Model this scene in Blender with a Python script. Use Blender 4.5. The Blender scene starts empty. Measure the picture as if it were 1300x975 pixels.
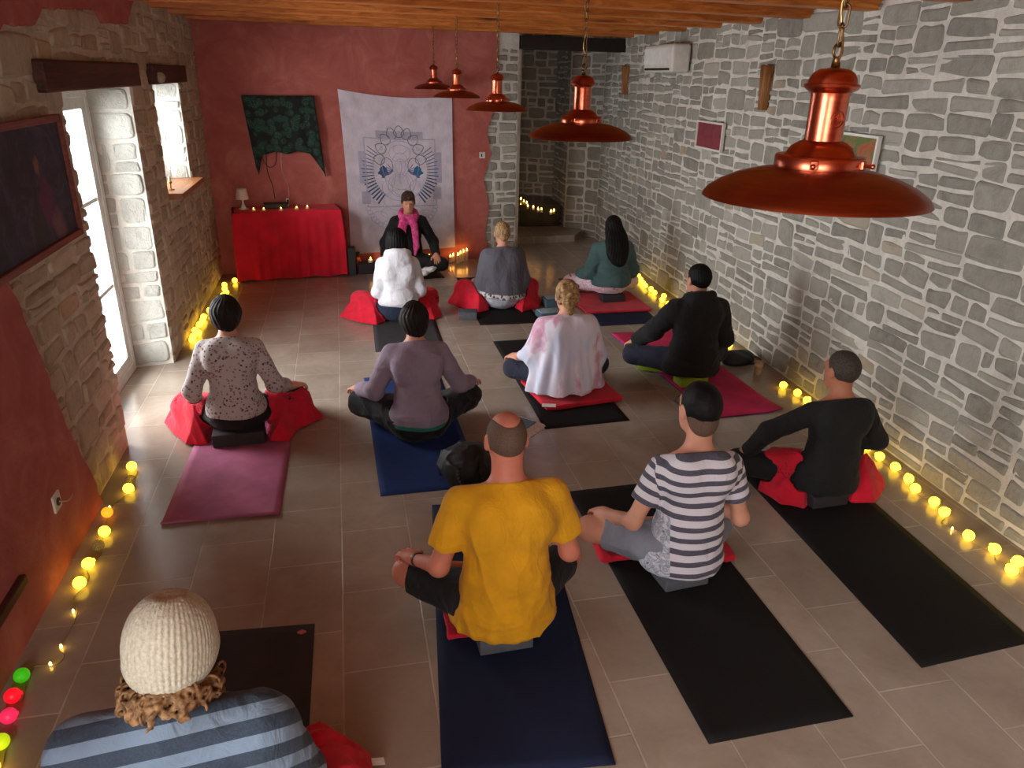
import bpy, bmesh, math, random
import numpy as np
from mathutils import Vector, Matrix, Euler
PI = math.pi
SC = bpy.context.scene
COL = SC.collection
V = Vector
# ---------------------------------------------------------------- camera model (also used to take measurements)
FPX, CX, CY, CAMH = 950.0, 650.0, 487.5, 2.25
def _camera_axes():
    vx = -50.0
    d = np.array([425.0 - CX, 90.0 - CY, FPX])
    vy = (FPX * FPX + d[0] * vx) / (-d[1])
    v = np.array([vx, vy, FPX])
    Y = d / np.linalg.norm(d); Z = -v / np.linalg.norm(v); X = np.cross(Y, Z)
    return np.stack([X, Y, Z])
CR = _camera_axes()
C0 = np.array([0, 0, CAMH])
def ray(x, y):
    return CR @ np.array([x - CX, y - CY, FPX])
def on_z(x, y, z=0.0):
    r = ray(x, y); return C0 + r * ((z - CAMH) / r[2])
def on_y(x, y, Y):
    r = ray(x, y); return C0 + r * (Y / r[1])
def on_x(x, y, X):
    r = ray(x, y); return C0 + r * (X / r[0])
# ---------------------------------------------------------------- scene helpers
def tag(o, label=None, cat=None, group=None, kind=None):
    if label: o['label'] = label
    if cat: o['category'] = cat
    if group: o['group'] = group
    if kind: o['kind'] = kind
    return o
def thing(name, label, cat, loc=(0, 0, 0), rotz=0.0, group=None):
    o = bpy.data.objects.new(name, None); COL.objects.link(o)
    o.empty_display_size = 0.05
    o.location = loc; o.rotation_euler = (0, 0, rotz)
    return tag(o, label, cat, group)
def link_mesh(name, me, mats, parent=None, loc=None, smooth=True):
    o = bpy.data.objects.new(name, me); COL.objects.link(o)
    if not isinstance(mats, (list, tuple)): mats = [mats]
    for m in mats: me.materials.append(m)
    if parent is not None: o.parent = parent
    if loc is not None: o.location = loc
    if smooth:
        me.polygons.foreach_set('use_smooth', [True] * len(me.polygons))
    return o
def obj(name, bm, mats, parent=None, loc=None, smooth=False, angle=None):
    me = bpy.data.meshes.new(name)
    bm.normal_update()
    bm.to_mesh(me); bm.free()
    o = link_mesh(name, me, mats, parent, loc, smooth or angle is not None)
    if angle is not None:
        me.set_sharp_from_angle(angle=math.radians(angle))
    return o
def struct(name, bm, mats, parent=None, **k):
    o = obj(name, bm, mats, parent, **k)
    if parent is None: o['kind'] = 'structure'
    return o
def NB(): return bmesh.new()
def bx(bm, c, s, bev=0.0, rot=None, seg=2, mi=0):
    """box of size s centred at c, optionally bevelled, rotated by a 3x3/Euler"""
    t = bmesh.new()
    bmesh.ops.create_cube(t, size=1.0)
    bmesh.ops.scale(t, vec=V(s), verts=t.verts)
    if bev > 0:
        bmesh.ops.bevel(t, geom=t.edges[:], offset=bev, segments=seg, profile=0.5, affect='EDGES')
    M = Matrix.Translation(V(c))
    if rot is not None:
        M = M @ (rot.to_matrix().to_4x4() if isinstance(rot, Euler) else rot.to_4x4())
    add_bm(bm, t, M, mi); t.free()
def add_bm(bm, t, M=None, mi=0):
    t.verts.ensure_lookup_table()
    vs = [bm.verts.new((M @ v.co) if M is not None else v.co) for v in t.verts]
    t.verts.index_update()
    for f in t.faces:
        try:
            nf = bm.faces.new([vs[v.index] for v in f.verts]); nf.material_index = mi; nf.smooth = f.smooth
        except ValueError: pass
def lathe(bm, prof, c=(0, 0, 0), n=24, M=None, mi=0, closed=False):
    """prof: list of (r, z)"""
    c = V(c); rings = []
    for r, z in prof:
        if r < 1e-6:
            p = V((0, 0, z)); p = (M @ p if M else p) + c
            rings.append([bm.verts.new(p)])
        else:
            ring = []
            for i in range(n):
                a = 2 * PI * i / n
                p = V((r * math.cos(a), r * math.sin(a), z)); p = (M @ p if M else p) + c
                ring.append(bm.verts.new(p))
            rings.append(ring)
    pairs = list(zip(rings[:-1], rings[1:]))
    if closed: pairs.append((rings[-1], rings[0]))
    for A, B in pairs:
        if len(A) == 1 and len(B) == 1: continue
        for i in range(n):
            j = (i + 1) % n
            if len(A) == 1: f = [A[0], B[j], B[i]]
            elif len(B) == 1: f = [A[i], A[j], B[0]]
            else: f = [A[i], A[j], B[j], B[i]]
            bm.faces.new(f).material_index = mi
def tube(bm, pts, r, n=8, mi=0, cap=True, closed=False):
    pts = [V(p) for p in pts]
    rs = r if isinstance(r, (list, tuple)) else [r] * len(pts)
    up = None; rings = []
    N = len(pts)
    for i, p in enumerate(pts):
        if closed: t = (pts[(i + 1) % N] - pts[i - 1])
        else: t = pts[min(i + 1, N - 1)] - pts[max(i - 1, 0)]
        if t.length < 1e-9: t = V((0, 0, 1))
        t.normalize()
        if up is None:
            up = V((0, 0, 1)) if abs(t.z) < .9 else V((1, 0, 0))
        s = t.cross(up); s.normalize(); up = s.cross(t)
        rings.append([bm.verts.new(p + rs[i] * (math.cos(2 * PI * k / n) * s + math.sin(2 * PI * k / n) * up)) for k in range(n)])
    pr = list(zip(rings[:-1], rings[1:]))
    if closed: pr.append((rings[-1], rings[0]))
    for A, B in pr:
        for k in range(n):
            j = (k + 1) % n
            bm.faces.new([A[k], B[k], B[j], A[j]]).material_index = mi
    if cap and not closed:
        for R in (rings[0][::-1], rings[-1]):
            try: bm.faces.new(R).material_index = mi
            except ValueError: pass
def smooth_path(pts, n=8):
    pts = [V(p) for p in pts]; out = []
    P = [pts[0]] + pts + [pts[-1]]
    for i in range(1, len(P) - 2):
        for k in range(n):
            t = k / n
            a, b, c, d = P[i - 1], P[i], P[i + 1], P[i + 2]
            out.append(0.5 * ((2 * b) + (c - a) * t + (2 * a - 5 * b + 4 * c - d) * t * t + (3 * b - a - 3 * c + d) * t ** 3))
    out.append(pts[-1]); return out
def prism(bm, poly, f, t, mi=0):
    """poly: 2D points; f(u, v, w) -> 3D; extruded from w=0 to w=t"""
    A = [bm.verts.new(f(u, v, 0)) for u, v in poly]; B = [bm.verts.new(f(u, v, t)) for u, v in poly]
    n = len(poly)
    for F in (A[::-1], B):
        g = bm.faces.new(F); g.material_index = mi; g.normal_update()
        if n > 4:
            bmesh.ops.triangulate(bm, faces=[g])
    for i in range(n):
        j = (i + 1) % n
        bm.faces.new([A[i], A[j], B[j], B[i]]).material_index = mi
def ball(bm, c, r, nu=16, nv=10, mi=0, sc=(1, 1, 1)):
    t = bmesh.new(); bmesh.ops.create_uvsphere(t, u_segments=nu, v_segments=nv, radius=1)
    for f in t.faces: f.smooth = True
    add_bm(bm, t, Matrix.Translation(V(c)) @ Matrix.Diagonal((r * sc[0], r * sc[1], r * sc[2], 1)), mi); t.free()
# ---------------------------------------------------------------- materials
def lin(c):
    """8-bit display colour -> linear"""
    out = []
    for v in c:
        v = v / 255.0
        out.append(v / 12.92 if v <= 0.04045 else ((v + 0.055) / 1.055) ** 2.4)
    return out
def rgba(c): return tuple(lin(c)) + (1.0,)
class NT:
    def __init__(s, name):
        s.m = bpy.data.materials.new(name); s.m.use_nodes = True
        s.t = s.m.node_tree; s.t.nodes.clear()
        s.out = s.n('ShaderNodeOutputMaterial')
        s.b = s.n('ShaderNodeBsdfPrincipled')
        s.l(s.b.outputs[0], s.out.inputs[0])
    def n(s, typ, **k):
        nd = s.t.nodes.new(typ)
        for a, v in k.items(): setattr(nd, a, v)
        return nd
    def l(s, a, b): s.t.links.new(a, b)
    def set(s, **k):
        names = dict(color='Base Color', rough='Roughness', metal='Metallic', spec='Specular IOR Level', sheen='Sheen Weight', coat='Coat Weight', trans='Transmission Weight', ior='IOR', em='Emission Color', ems='Emission Strength', alpha='Alpha', sss='Subsurface Weight', sssr='Subsurface Radius', sheenr='Sheen Roughness')
        for a, v in k.items(): s.b.inputs[names[a]].default_value = v
        return s
    def coord(s, kind='Object', scale=(1, 1, 1), rot=(0, 0, 0), loc=(0, 0, 0)):
        tc = s.n('ShaderNodeTexCoord'); mp = s.n('ShaderNodeMapping')
        mp.inputs['Scale'].default_value = scale; mp.inputs['Rotation'].default_value = rot; mp.inputs['Location'].default_value = loc
        s.l(tc.outputs[kind], mp.inputs[0]); return mp.outputs[0]
    def noise(s, vec, scale, detail=4, rough=.55, dist=0.0):
        n = s.n('ShaderNodeTexNoise'); n.inputs['Scale'].default_value = scale; n.inputs['Detail'].default_value = detail
        n.inputs['Roughness'].default_value = rough; n.inputs['Distortion'].default_value = dist
        if vec is not None: s.l(vec, n.inputs['Vector'])
        return n.outputs['Fac']
    def vor(s, vec, scale, feature='F1', out='Distance', rnd=1.0):
        n = s.n('ShaderNodeTexVoronoi', feature=feature); n.inputs['Scale'].default_value = scale; n.inputs['Randomness'].default_value = rnd
        if vec is not None: s.l(vec, n.inputs['Vector'])
        return n.outputs[out]
    def ramp(s, fac, stops, interp='LINEAR'):
        r = s.n('ShaderNodeValToRGB'); e = r.color_ramp; e.interpolation = interp
        while len(e.elements) < len(stops): e.elements.new(0.5)
        for el, (p, c) in zip(e.elements, stops):
            el.position = p; el.color = rgba(c) if len(c) == 3 else c
        s.l(fac, r.inputs[0]); return r.outputs[0]
    def mix(s, fac, a, b, mode='MIX'):
        n = s.n('ShaderNodeMix', data_type='RGBA', blend_type=mode)
        for sock, v in ((n.inputs[0], fac), (n.inputs[6], a), (n.inputs[7], b)):
            if hasattr(v, 'is_linked'): s.l(v, sock)
            elif isinstance(v, (int, float)): sock.default_value = v
            else: sock.default_value = rgba(v) if len(v) == 3 else v
        return n.outputs[2]
    def math(s, op, a, b=0.0, clamp=False):
        n = s.n('ShaderNodeMath', operation=op); n.use_clamp = clamp
        for i, v in enumerate((a, b)):
            if hasattr(v, 'is_linked'): s.l(v, n.inputs[i])
            else: n.inputs[i].default_value = v
        return n.outputs[0]
    def bump(s, h, strength=.4, dist=.01, prev=None):
        b = s.n('ShaderNodeBump'); b.inputs['Strength'].default_value = strength; b.inputs['Distance'].default_value = dist
        s.l(h, b.inputs['Height'])
        if prev is not None: s.l(prev, b.inputs['Normal'])
        s.l(b.outputs[0], s.b.inputs['Normal']); return b.outputs[0]
    def color(s, sock): s.l(sock, s.b.inputs['Base Color']); return s
    def attr(s, name):
        a = s.n('ShaderNodeAttribute'); a.attribute_name = name; return a
def plain(name, c, rough=.6, var=.12, scale=12, bump=.15, bscale=90, bdist=.003, **k):
    """a matt material whose tone wanders a little, with a fine grain"""
    t = NT(name); t.set(rough=rough, **k)
    v = t.coord()
    lo = tuple(max(0, x * (1 - var)) for x in c); hi = tuple(min(255, x * (1 + var)) for x in c)
    t.color(t.ramp(t.noise(v, scale), [(.3, lo), (.7, hi)]))
    if bump: t.bump(t.noise(v, bscale, 3), bump, bdist)
    return t.m
def glow(name, c, strength, base=None):
    t = NT(name); t.set(color=rgba(base or c), rough=.4, em=rgba(c), ems=strength); return t.m
def cloth(n, c, crumple=.55):
    t = NT(n); t.set(rough=.9, sheen=.03); v = t.coord()
    t.color(t.ramp(t.noise(v, 7), [(.3, tuple(x * .93 for x in c)), (.7, tuple(min(255, x * 1.05) for x in c))]))
    b = t.bump(t.noise(t.coord(scale=(1, 1, .55)), 13, 3, .55, 1.2), crumple, .02); t.bump(t.noise(v, 260, 3), .3, .0015, b); return t.m
# ================================================================ materials of the place
M = {}
def stone_mat(name, lo, hi, tint, seed=0):
    t = NT(name); t.set(rough=.9, spec=.2)
    a = t.attr('tone'); v = t.coord(loc=(seed, 0, 0))
    base = t.ramp(a.outputs['Fac'], [(0, lo), (.55, tuple((x + y) / 2 for x, y in zip(lo, hi))), (.85, hi), (1, tint)])
    n = t.noise(v, 14, 6, .65)
    c = t.mix(t.ramp(n, [(.3, (0, 0, 0)), (.75, (255, 255, 255))]), base, t.mix(.5, base, hi), 'MIX')
    n2 = t.noise(v, 5, 5, .7, .6)
    c = t.mix(t.math('MULTIPLY', t.ramp(n2, [(.52, (0, 0, 0)), (.75, (255, 255, 255))]), .35), c, tuple(x * .55 for x in lo))
    t.color(c)
    h = t.math('ADD', t.noise(v, 22, 6, .7, .4), t.math('MULTIPLY', t.noise(v, 7, 3), 1.2))
    t.bump(h, .75, .018)
    return t.m
M['stone'] = stone_mat('grey_limestone', (127, 126, 118), (174, 172, 161), (164, 150, 126))
M['stone_brown'] = stone_mat('brown_limestone', (164, 149, 127), (212, 198, 174), (194, 166, 134), 3)
M['stone_white'] = stone_mat('light_grey_limestone', (160, 160, 152), (200, 200, 192), (186, 182, 170), 5)
def mortar_mat(name, c):
    t = NT(name); t.set(rough=.95, spec=.15); v = t.coord()
    t.color(t.ramp(t.noise(v, 9, 6, .7), [(.25, tuple(x * .8 for x in c)), (.75, c)]))
    t.bump(t.noise(v, 40, 6, .7), .6, .012); return t.m
M['mortar'] = mortar_mat('pale_mortar', (226, 222, 212))
M['mortar_brown'] = mortar_mat('tan_mortar', (224, 212, 190))
def plaster_mat():
    t = NT('red_plaster'); t.set(rough=.85, spec=.2); v = t.coord()
    n = t.noise(v, 2.6, 8, .68, .8); n2 = t.noise(v, 11, 6, .7)
    c = t.ramp(n, [(.28, (154, 82, 74)), (.5, (176, 100, 92)), (.72, (198, 128, 116))])
    c = t.mix(t.math('MULTIPLY', n2, .35), c, (172, 94, 86))
    t.color(c); t.bump(t.noise(v, 18, 6, .7), .35, .01); return t.m
M['plaster'] = plaster_mat()
def wood_mat(name, dark, light, axis=0, sc=1.0, rough=.5):
    t = NT(name); t.set(rough=rough, spec=.35)
    s = [14 * sc] * 3; s[axis] = .9 * sc
    v = t.coord(scale=tuple(s)); n = t.noise(v, 1.6, 6, .6, 1.2)
    c = t.ramp(n, [(.3, dark), (.52, tuple((a + b) / 2 for a, b in zip(dark, light))), (.7, light)])
    k = t.vor(t.coord(scale=tuple(x * .16 for x in s)), 2.2)
    c = t.mix(t.ramp(k, [(.05, (255, 255, 255)), (.14, (0, 0, 0))]), c, tuple(x * .45 for x in dark))
    t.color(c); t.bump(n, .25, .004); return t.m
M['beam'] = wood_mat('honey_pine', (158, 84, 30), (226, 146, 70), 0, 1, .45)
M['dark_wood'] = wood_mat('dark_oak', (52, 24, 16), (98, 52, 34), 1, 1.2, .6)
M['sill_wood'] = wood_mat('varnished_sill', (130, 78, 44), (186, 128, 84), 1, 1.2, .35)
M['frame_wood'] = wood_mat('reddish_frame_wood', (104, 42, 24), (150, 74, 44), 1, 2, .4)
M['bark'] = wood_mat('split_log', (112, 72, 36), (172, 120, 70), 2, 2.0, .7)
M['log_dark'] = wood_mat('dark_bark', (32, 22, 14), (66, 44, 28), 2, 2.0, .8)
def tile_mat():
    t = NT('stone_floor_tiles'); t.set(spec=.4)
    tc = t.n('ShaderNodeTexCoord'); sp = t.n('ShaderNodeSeparateXYZ'); t.l(tc.outputs['Object'], sp.inputs[0])
    cb = t.n('ShaderNodeCombineXYZ')
    t.l(t.math('ADD', sp.outputs[1], -2.43 + 5.13 + .2565), cb.inputs[0]); t.l(t.math('ADD', sp.outputs[0], .12 + 3.47), cb.inputs[1])
    b = t.n('ShaderNodeTexBrick'); t.l(cb.outputs[0], b.inputs['Vector'])
    b.offset = .5; b.offset_frequency = 2; b.squash = 1
    for k, v in (('Scale', 1.0), ('Mortar Size', .0042), ('Mortar Smooth', .25), ('Brick Width', .513), ('Row Height', .347), ('Bias', 0.0)): b.inputs[k].default_value = v
    b.inputs['Color1'].default_value = rgba((150, 139, 126)); b.inputs['Color2'].default_value = rgba((172, 160, 146)); b.inputs['Mortar'].default_value = rgba((196, 186, 172))
    v = t.coord()
    n = t.noise(v, 3.2, 8, .65, .5)
    c = t.mix(t.math('MULTIPLY', t.ramp(n, [(.35, (0, 0, 0)), (.7, (255, 255, 255))]), .7), b.outputs['Color'], (130, 115, 100))
    n3 = t.noise(v, 26, 6, .7)
    c = t.mix(t.math('MULTIPLY', n3, .25), c, (190, 176, 160))
    t.color(c)
    h = t.math('ADD', t.math('MULTIPLY', b.outputs['Fac'], -1.2), t.math('MULTIPLY', t.noise(v, 9, 7, .65), .5))
    t.bump(h, .6, .006)
    t.l(t.ramp(n3, [(.2, (92, 92, 92)), (.8, (140, 140, 140))]), t.b.inputs['Roughness'])
    return t.m
M['tiles'] = tile_mat()
M['white_paint'] = plain('white_painted_wood', (224, 226, 222), .4, .04)
M['black_gap'] = plain('dark_stained_lintel', (34, 22, 18), .8, .2)
def glass_mat():
    t = NT('window_glass'); tr = t.n('ShaderNodeBsdfTransparent'); gl = t.n('ShaderNodeBsdfGlossy'); gl.inputs['Roughness'].default_value = .03
    mx = t.n('ShaderNodeMixShader'); mx.inputs[0].default_value = .07
    t.l(tr.outputs[0], mx.inputs[1]); t.l(gl.outputs[0], mx.inputs[2]); t.l(mx.outputs[0], t.out.inputs[0]); t.t.nodes.remove(t.b); return t.m
M['glass'] = glass_mat()
def copper_mat(name='brushed_copper', c=(196, 96, 66), rough=.28):
    t = NT(name); t.set(metal=1.0, rough=rough, coat=.25); v = t.coord(scale=(1, 1, 24))
    n = t.noise(v, 6, 5, .6)
    t.color(t.ramp(n, [(.3, tuple(x * .86 for x in c)), (.7, c)])); t.bump(n, .05, .002); return t.m
M['copper'] = copper_mat()
M['copper_dish'] = copper_mat('lacquered_copper_dish', (150, 70, 42), .42)
M['brass'] = copper_mat('worn_brass', (176, 140, 84), .35)
M['bronze'] = copper_mat('bronze_chain', (112, 84, 50), .45)
M['steel'] = copper_mat('dull_steel', (150, 150, 150), .35)
M['cream_enamel'] = plain('cream_enamel', (226, 216, 196), .35, .03)
M['bulb'] = plain('opal_bulb_glass', (236, 232, 222), .2, .02, bump=0)
M['ac'] = plain('white_plastic', (214, 212, 204), .4, .03)
M['ac_dark'] = plain('dark_plastic', (30, 30, 32), .5, .1)
M['red_cloth'] = plain('red_table_cloth', (212, 14, 44), .85, .08, 5, .3, 220, .002, sheen=.05)
M['fleece'] = plain('red_fleece', (200, 16, 46), .95, .1, 8, .5, 160, .004, sheen=.08)
M['lampshade'] = plain('cream_lamp_shade', (226, 210, 190), .8, .03)
M['wax'] = plain('ivory_wax', (232, 214, 176), .5, .04, sss=.0)
M['flame'] = glow('candle_flame', (255, 176, 74), 26)
M['globe'] = glow('lit_yellow_globe', (255, 206, 52), 5.5)
M['globe_core'] = glow('bare_led', (255, 206, 90), 18)
M['globe_green'] = glow('lit_green_globe', (60, 190, 20), .55)
M['globe_red'] = glow('lit_red_globe', (240, 20, 36), .9)
M['globe_pink'] = glow('lit_pink_globe', (226, 40, 84), .9)
M['globe_lime'] = glow('lit_lime_globe', (190, 220, 20), .8)
M['globe_orange'] = glow('lit_orange_globe', (255, 150, 30), 1.6)
M['wire'] = plain('clear_cable', (150, 130, 84), .4, .1)
M['black_cable'] = plain('black_cable', (24, 20, 20), .5, .1)
M['maroon_cable'] = plain('maroon_cable', (70, 20, 22), .5, .1)
M['white_cable'] = plain('white_cable', (190, 160, 150), .5, .1)
def clear_ball():
    t = NT('unlit_clear_globe'); t.set(color=rgba((170, 160, 110)), rough=.1, alpha=.45, spec=.6); return t.m
M['clear'] = clear_ball()
def jar_mat():
    t = NT('clear_glass'); t.set(color=rgba((220, 200, 170)), rough=.05, alpha=.35, spec=.7); return t.m
M['jar'] = jar_mat()
def mat_rubber(name, c, **k):
    return plain(name, c, .8, .1, 4, .5, 260, .0015, spec=.25, **k)
M['mat_black'] = mat_rubber('black_rubber', (18, 18, 18))
M['mat_charcoal'] = mat_rubber('charcoal_rubber', (56, 55, 57))
M['mat_navy'] = mat_rubber('navy_rubber', (22, 32, 58))
M['mat_blue'] = mat_rubber('blue_rubber', (26, 48, 98))
M['mat_pink'] = mat_rubber('magenta_rubber', (196, 46, 92))
M['mat_violet'] = mat_rubber('violet_underside', (92, 44, 128))
def mauve():
    t = NT('mauve_rubber'); t.set(rough=.8, spec=.25); v = t.coord()
    t.color(t.ramp(t.noise(v, 3, 4, .6), [(.3, (146, 76, 108)), (.7, (186, 104, 138))])); t.bump(t.noise(v, 260, 3), .5, .0015); return t.m
M['mat_mauve'] = mauve()
M['foam_grey'] = plain('grey_foam', (84, 86, 92), .85, .08, 30, .3, 200)
M['foam_dark'] = plain('charcoal_foam', (44, 38, 42), .85, .1, 30, .3, 200)
M['foam_green'] = plain('lime_foam', (134, 158, 36), .85, .06, 30, .3, 200)
M['foam_blue'] = plain('slate_blue_foam', (72, 98, 112), .85, .06, 30, .3, 200)
M['foam_pale'] = plain('pale_blue_plastic', (140, 164, 176), .5, .05)
M['black_nylon'] = plain('black_nylon', (20, 20, 23), .6, .2, 12, .5, 120)
M['paper'] = plain('white_paper', (224, 220, 216), .8, .04)
# ================================================================ the setting
rnd = random.Random(11)
def cut_rects(u0, u1, v0, v1, w, h, rs, out):
    """coursed rubble: cut a rectangle in two until each piece is stone sized"""
    W, H = u1 - u0, v1 - v0
    tw, th = w * rs.uniform(.62, 1.45), h * rs.uniform(.62, 1.4)
    if W > tw * 1.5 and (W / w > H / h * rs.uniform(.8, 1.25) or H < th * 1.5):
        c = u0 + W * rs.uniform(.34, .66); cut_rects(u0, c, v0, v1, w, h, rs, out); cut_rects(c, u1, v0, v1, w, h, rs, out)
    elif H > th * 1.5:
        c = v0 + H * rs.uniform(.34, .66); cut_rects(u0, u1, v0, c, w, h, rs, out); cut_rects(u0, u1, c, v1, w, h, rs, out)
    else: out.append((u0, u1, v0, v1))
def stones(bm, lay, rects, f, rs, w=.25, h=.115, gap=.014, proud=(.006, .02), wob=.5, mi=0, keep=None):
    """lay rubble stones over rectangles; f(u, v, d) -> point, d = distance proud of the mortar"""
    out = []
    for r in rects: 
        # lay it in bands of courses first so that the beds stay level
        v = r[2]
        while v < r[3] - 1e-6:
            b = h * rs.uniform(1.5, 3.2)
            if r[3] - v - b < h * .9: b = r[3] - v
            cut_rects(r[0], r[1], v, v + b, w, h, rs, out); v += b
    for (u0, u1, v0, v1) in out:
        if keep and not keep((u0 + u1) / 2, (v0 + v1) / 2): continue
        g = gap * rs.uniform(.7, 1.5)
        a0, a1, b0, b1 = u0 + g, u1 - g, v0 + g * .85, v1 - g * .85
        W, H = a1 - a0, b1 - b0
        if W < .02 or H < .02: continue
        cu, cv = (a0 + a1) / 2, (b0 + b1) / 2
        j = lambda k: rs.uniform(-k, k)
        ch = min(W, H)
        poly = []
        tilt = j(.06) * wob
        for (sx, sy) in ((-1, -1), (1, -1), (1, 1), (-1, 1)):
            c1, c2 = ch * rs.uniform(.06, .30), ch * rs.uniform(.06, .30)
            p = (sx * W / 2 + j(.012) * wob, sy * H / 2 + j(.014) * wob)
            q1 = (p[0] - sx * c1, p[1]); q2 = (p[0], p[1] - sy * c2)
            mid = (p[0] - sx * c1 * .3, p[1] - sy * c2 * .3)
            poly += ([q2, mid, q1] if sx * sy > 0 else [q1, mid, q2])
            if W > .16 and sx * sy > 0 and rs.random() < .8: # a bow along the long side
                poly.append((j(W * .18), p[1] + j(.008)))
        poly = [(cu + x, cv + y + x * tilt) for x, y in poly]
        d = rs.uniform(*proud); tone = min(1, max(0, rs.gauss(.45, .22)))
        sl = (j(.04), j(.06))
        r0 = [bm.verts.new(f(x, y, -.004)) for x, y in poly]
        e1 = min(.006, ch * .1); e2 = min(.016, ch * .22)
        def shrink(e):
            sx = max(.2, 1 - 2 * e / W); sy = max(.2, 1 - 2 * e / H)
            return [(cu + (x - cu) * sx, cv + (y - cv) * sy) for x, y in poly]
        r1 = [bm.verts.new(f(x, y, d * .7 + (x - cu) * sl[0] + (y - cv) * sl[1])) for x, y in shrink(e1)]
        r2 = [bm.verts.new(f(x, y, d + (x - cu) * sl[0] + (y - cv) * sl[1] + j(.0035))) for x, y in shrink(e2)]
        n = len(poly); fs = []
        for A, B in ((r0, r1), (r1, r2)):
            for i in range(n):
                k = (i + 1) % n; fs.append(bm.faces.new([A[i], A[k], B[k], B[i]]))
        fs.append(bm.faces.new(r2))
        for q in fs:
            q.material_index = mi; q.smooth = len(q.verts) == 4
            for lp in q.loops: lp[lay] = (tone, tone, tone, 1)
def wall_bm():
    bm = NB(); lay = bm.loops.layers.float_color.new('tone'); return bm, lay
def quad(bm, p, mi=0):
    f = bm.faces.new([bm.verts.new(q) for q in p]); f.material_index = mi; return f
ZC = 2.9
# ---- floor
bm = NB(); bx(bm, (1.0, 4.6, -.05), (6.4, 17.2, .1))
floor = struct('floor', bm, M['tiles'])
# ---- right wall: leans out a little with distance
RW0, RWS = 3.27, .037
rdir = V((RWS, 1, 0)).normalized(); rnor = V((-1, RWS, 0)).normalized()
def f_right(u, v, d): return V((RW0, 0, 0)) + rdir * u + V((0, 0, v)) + rnor * d
bm, lay = wall_bm()
prism(bm, [(-1.6, 0), (10.75, 0), (10.75, ZC), (-1.6, ZC)], lambda u, v, w: f_right(u, v, -w), .3, 1)
bmesh.ops.recalc_face_normals(bm, faces=bm.faces[:])
stones(bm, lay, [(1.3, 10.7, 0, ZC)], f_right, random.Random(3), w=.26, h=.102, gap=.0095, proud=(.004, .014), wob=.9)
wall_right = struct('wall_right', bm, [M['stone'], M['mortar']])
def on_right(px, py):
    r = ray(px, py); t = RW0 / (r[0] - RWS * r[1]); p = C0 + r * t
    return (p[1] / rdir.y), p[2]         # (u, v)
# ---- left wall with a french door and a small window
LX = -1.45; LT = .36
DY0, DY1, DZ = 4.72, 6.22, 2.12        # door opening on the room side
WY0, WY1, WZ0, WZ1 = 6.98, 8.06, 1.22, 2.12
def f_left(u, v, d): return V((LX + d, u, v))
bm, lay = wall_bm()
def lbox(y0, y1, z0, z1): prism(bm, [(y0, z0), (y1, z0), (y1, z1), (y0, z1)], lambda u, v, w: V((LX - w, u, v)), LT, 1)
for q in ((-1.6, -1.1, 0, ZC), (-1.1, .7, 0, .8), (-1.1, .7, 2.35, ZC), (.7, DY0, 0, ZC), (DY0, DY1, DZ, ZC), (DY1, WY0, 0, ZC), (WY0, WY1, 0, WZ0), (WY0, WY1, WZ1, ZC), (WY1, 9.4, 0, ZC)): lbox(*q)
bmesh.ops.recalc_face_normals(bm, faces=bm.faces[:])
rs = random.Random(5)
stones(bm, lay, [(3.3, DY0 + .02, 0, 2.62), (DY0, DY1, DZ, 2.7), (DY1, WY0, 0, 2.75), (WY0, WY1, 0, WZ0), (WY0, WY1, WZ1, 2.8), (WY1, 9.2, 0, 2.8)], f_left, rs, w=.27, h=.12, gap=.012, proud=(.004, .018), wob=.9, mi=0)
# reveals: the far jambs of door and window, splayed, in light grey stone
def f_rev(y, x0):
    return lambda u, v, d: V((x0 - u, y + .0 * u - d, v))
def f_splay(y):                       # u runs from the room face outwards
    return lambda u, v, d: V((LX - u, y - .22 * u - d, v))
for (y, z0, z1) in ((DY1, 0, DZ), (WY1, WZ0, WZ1)):
    g = f_splay(y)
    quad(bm, [g(-.004, z0, .003), g(LT, z0, .003), g(LT, z1, .003), g(-.004, z1, .003)], 3)
    stones(bm, lay, [(0, LT, z0, z1)], lambda u, v, d, g=g: g(u, v, d + .003), rs, w=.22, h=.15, gap=.009, proud=(.004, .014), mi=2)
wall_left = struct('wall_left', bm, [M['stone_brown'], M['mortar_brown'], M['stone_white'], M['mortar']])
# plaster coats that lap over the stones with a torn edge
def wavy(pts, amp, rs, step=.05):
    out = []
    for (a, b) in zip(pts[:-1], pts[1:]):
        L = math.dist(a, b); n = max(1, int(L / step))
        for i in range(n):
            t = i / n; e = amp if 0 < i else 0
            out.append((a[0] + (b[0] - a[0]) * t + rs.uniform(-e, e), a[1] + (b[1] - a[1]) * t + rs.uniform(-e, e)))
    out.append(pts[-1]); return out
rs = random.Random(8)
edge = wavy([(4.0, .0), (3.92, .25), (3.74, .62), (3.62, 1.05), (3.5, 1.4), (3.42, 1.9), (3.55, 2.3), (4.05, 2.41), (4.45, 2.43), (4.62, 2.52), (5.0, 2.53), (5.6, 2.57), (5.76, 2.5), (6.35, 2.53), (6.55, 2.66), (6.8, 2.78)], .012, rs)
bm = NB()
poly = [(.72, 0)] + edge + [(6.8, ZC), (.72, ZC)]
prism(bm, poly, lambda u, v, w: V((LX + .002 + w, u, v)), .034)
bmesh.ops.recalc_face_normals(bm, faces=bm.faces[:])
struct('trim_1', bm, M['plaster'])
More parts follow.
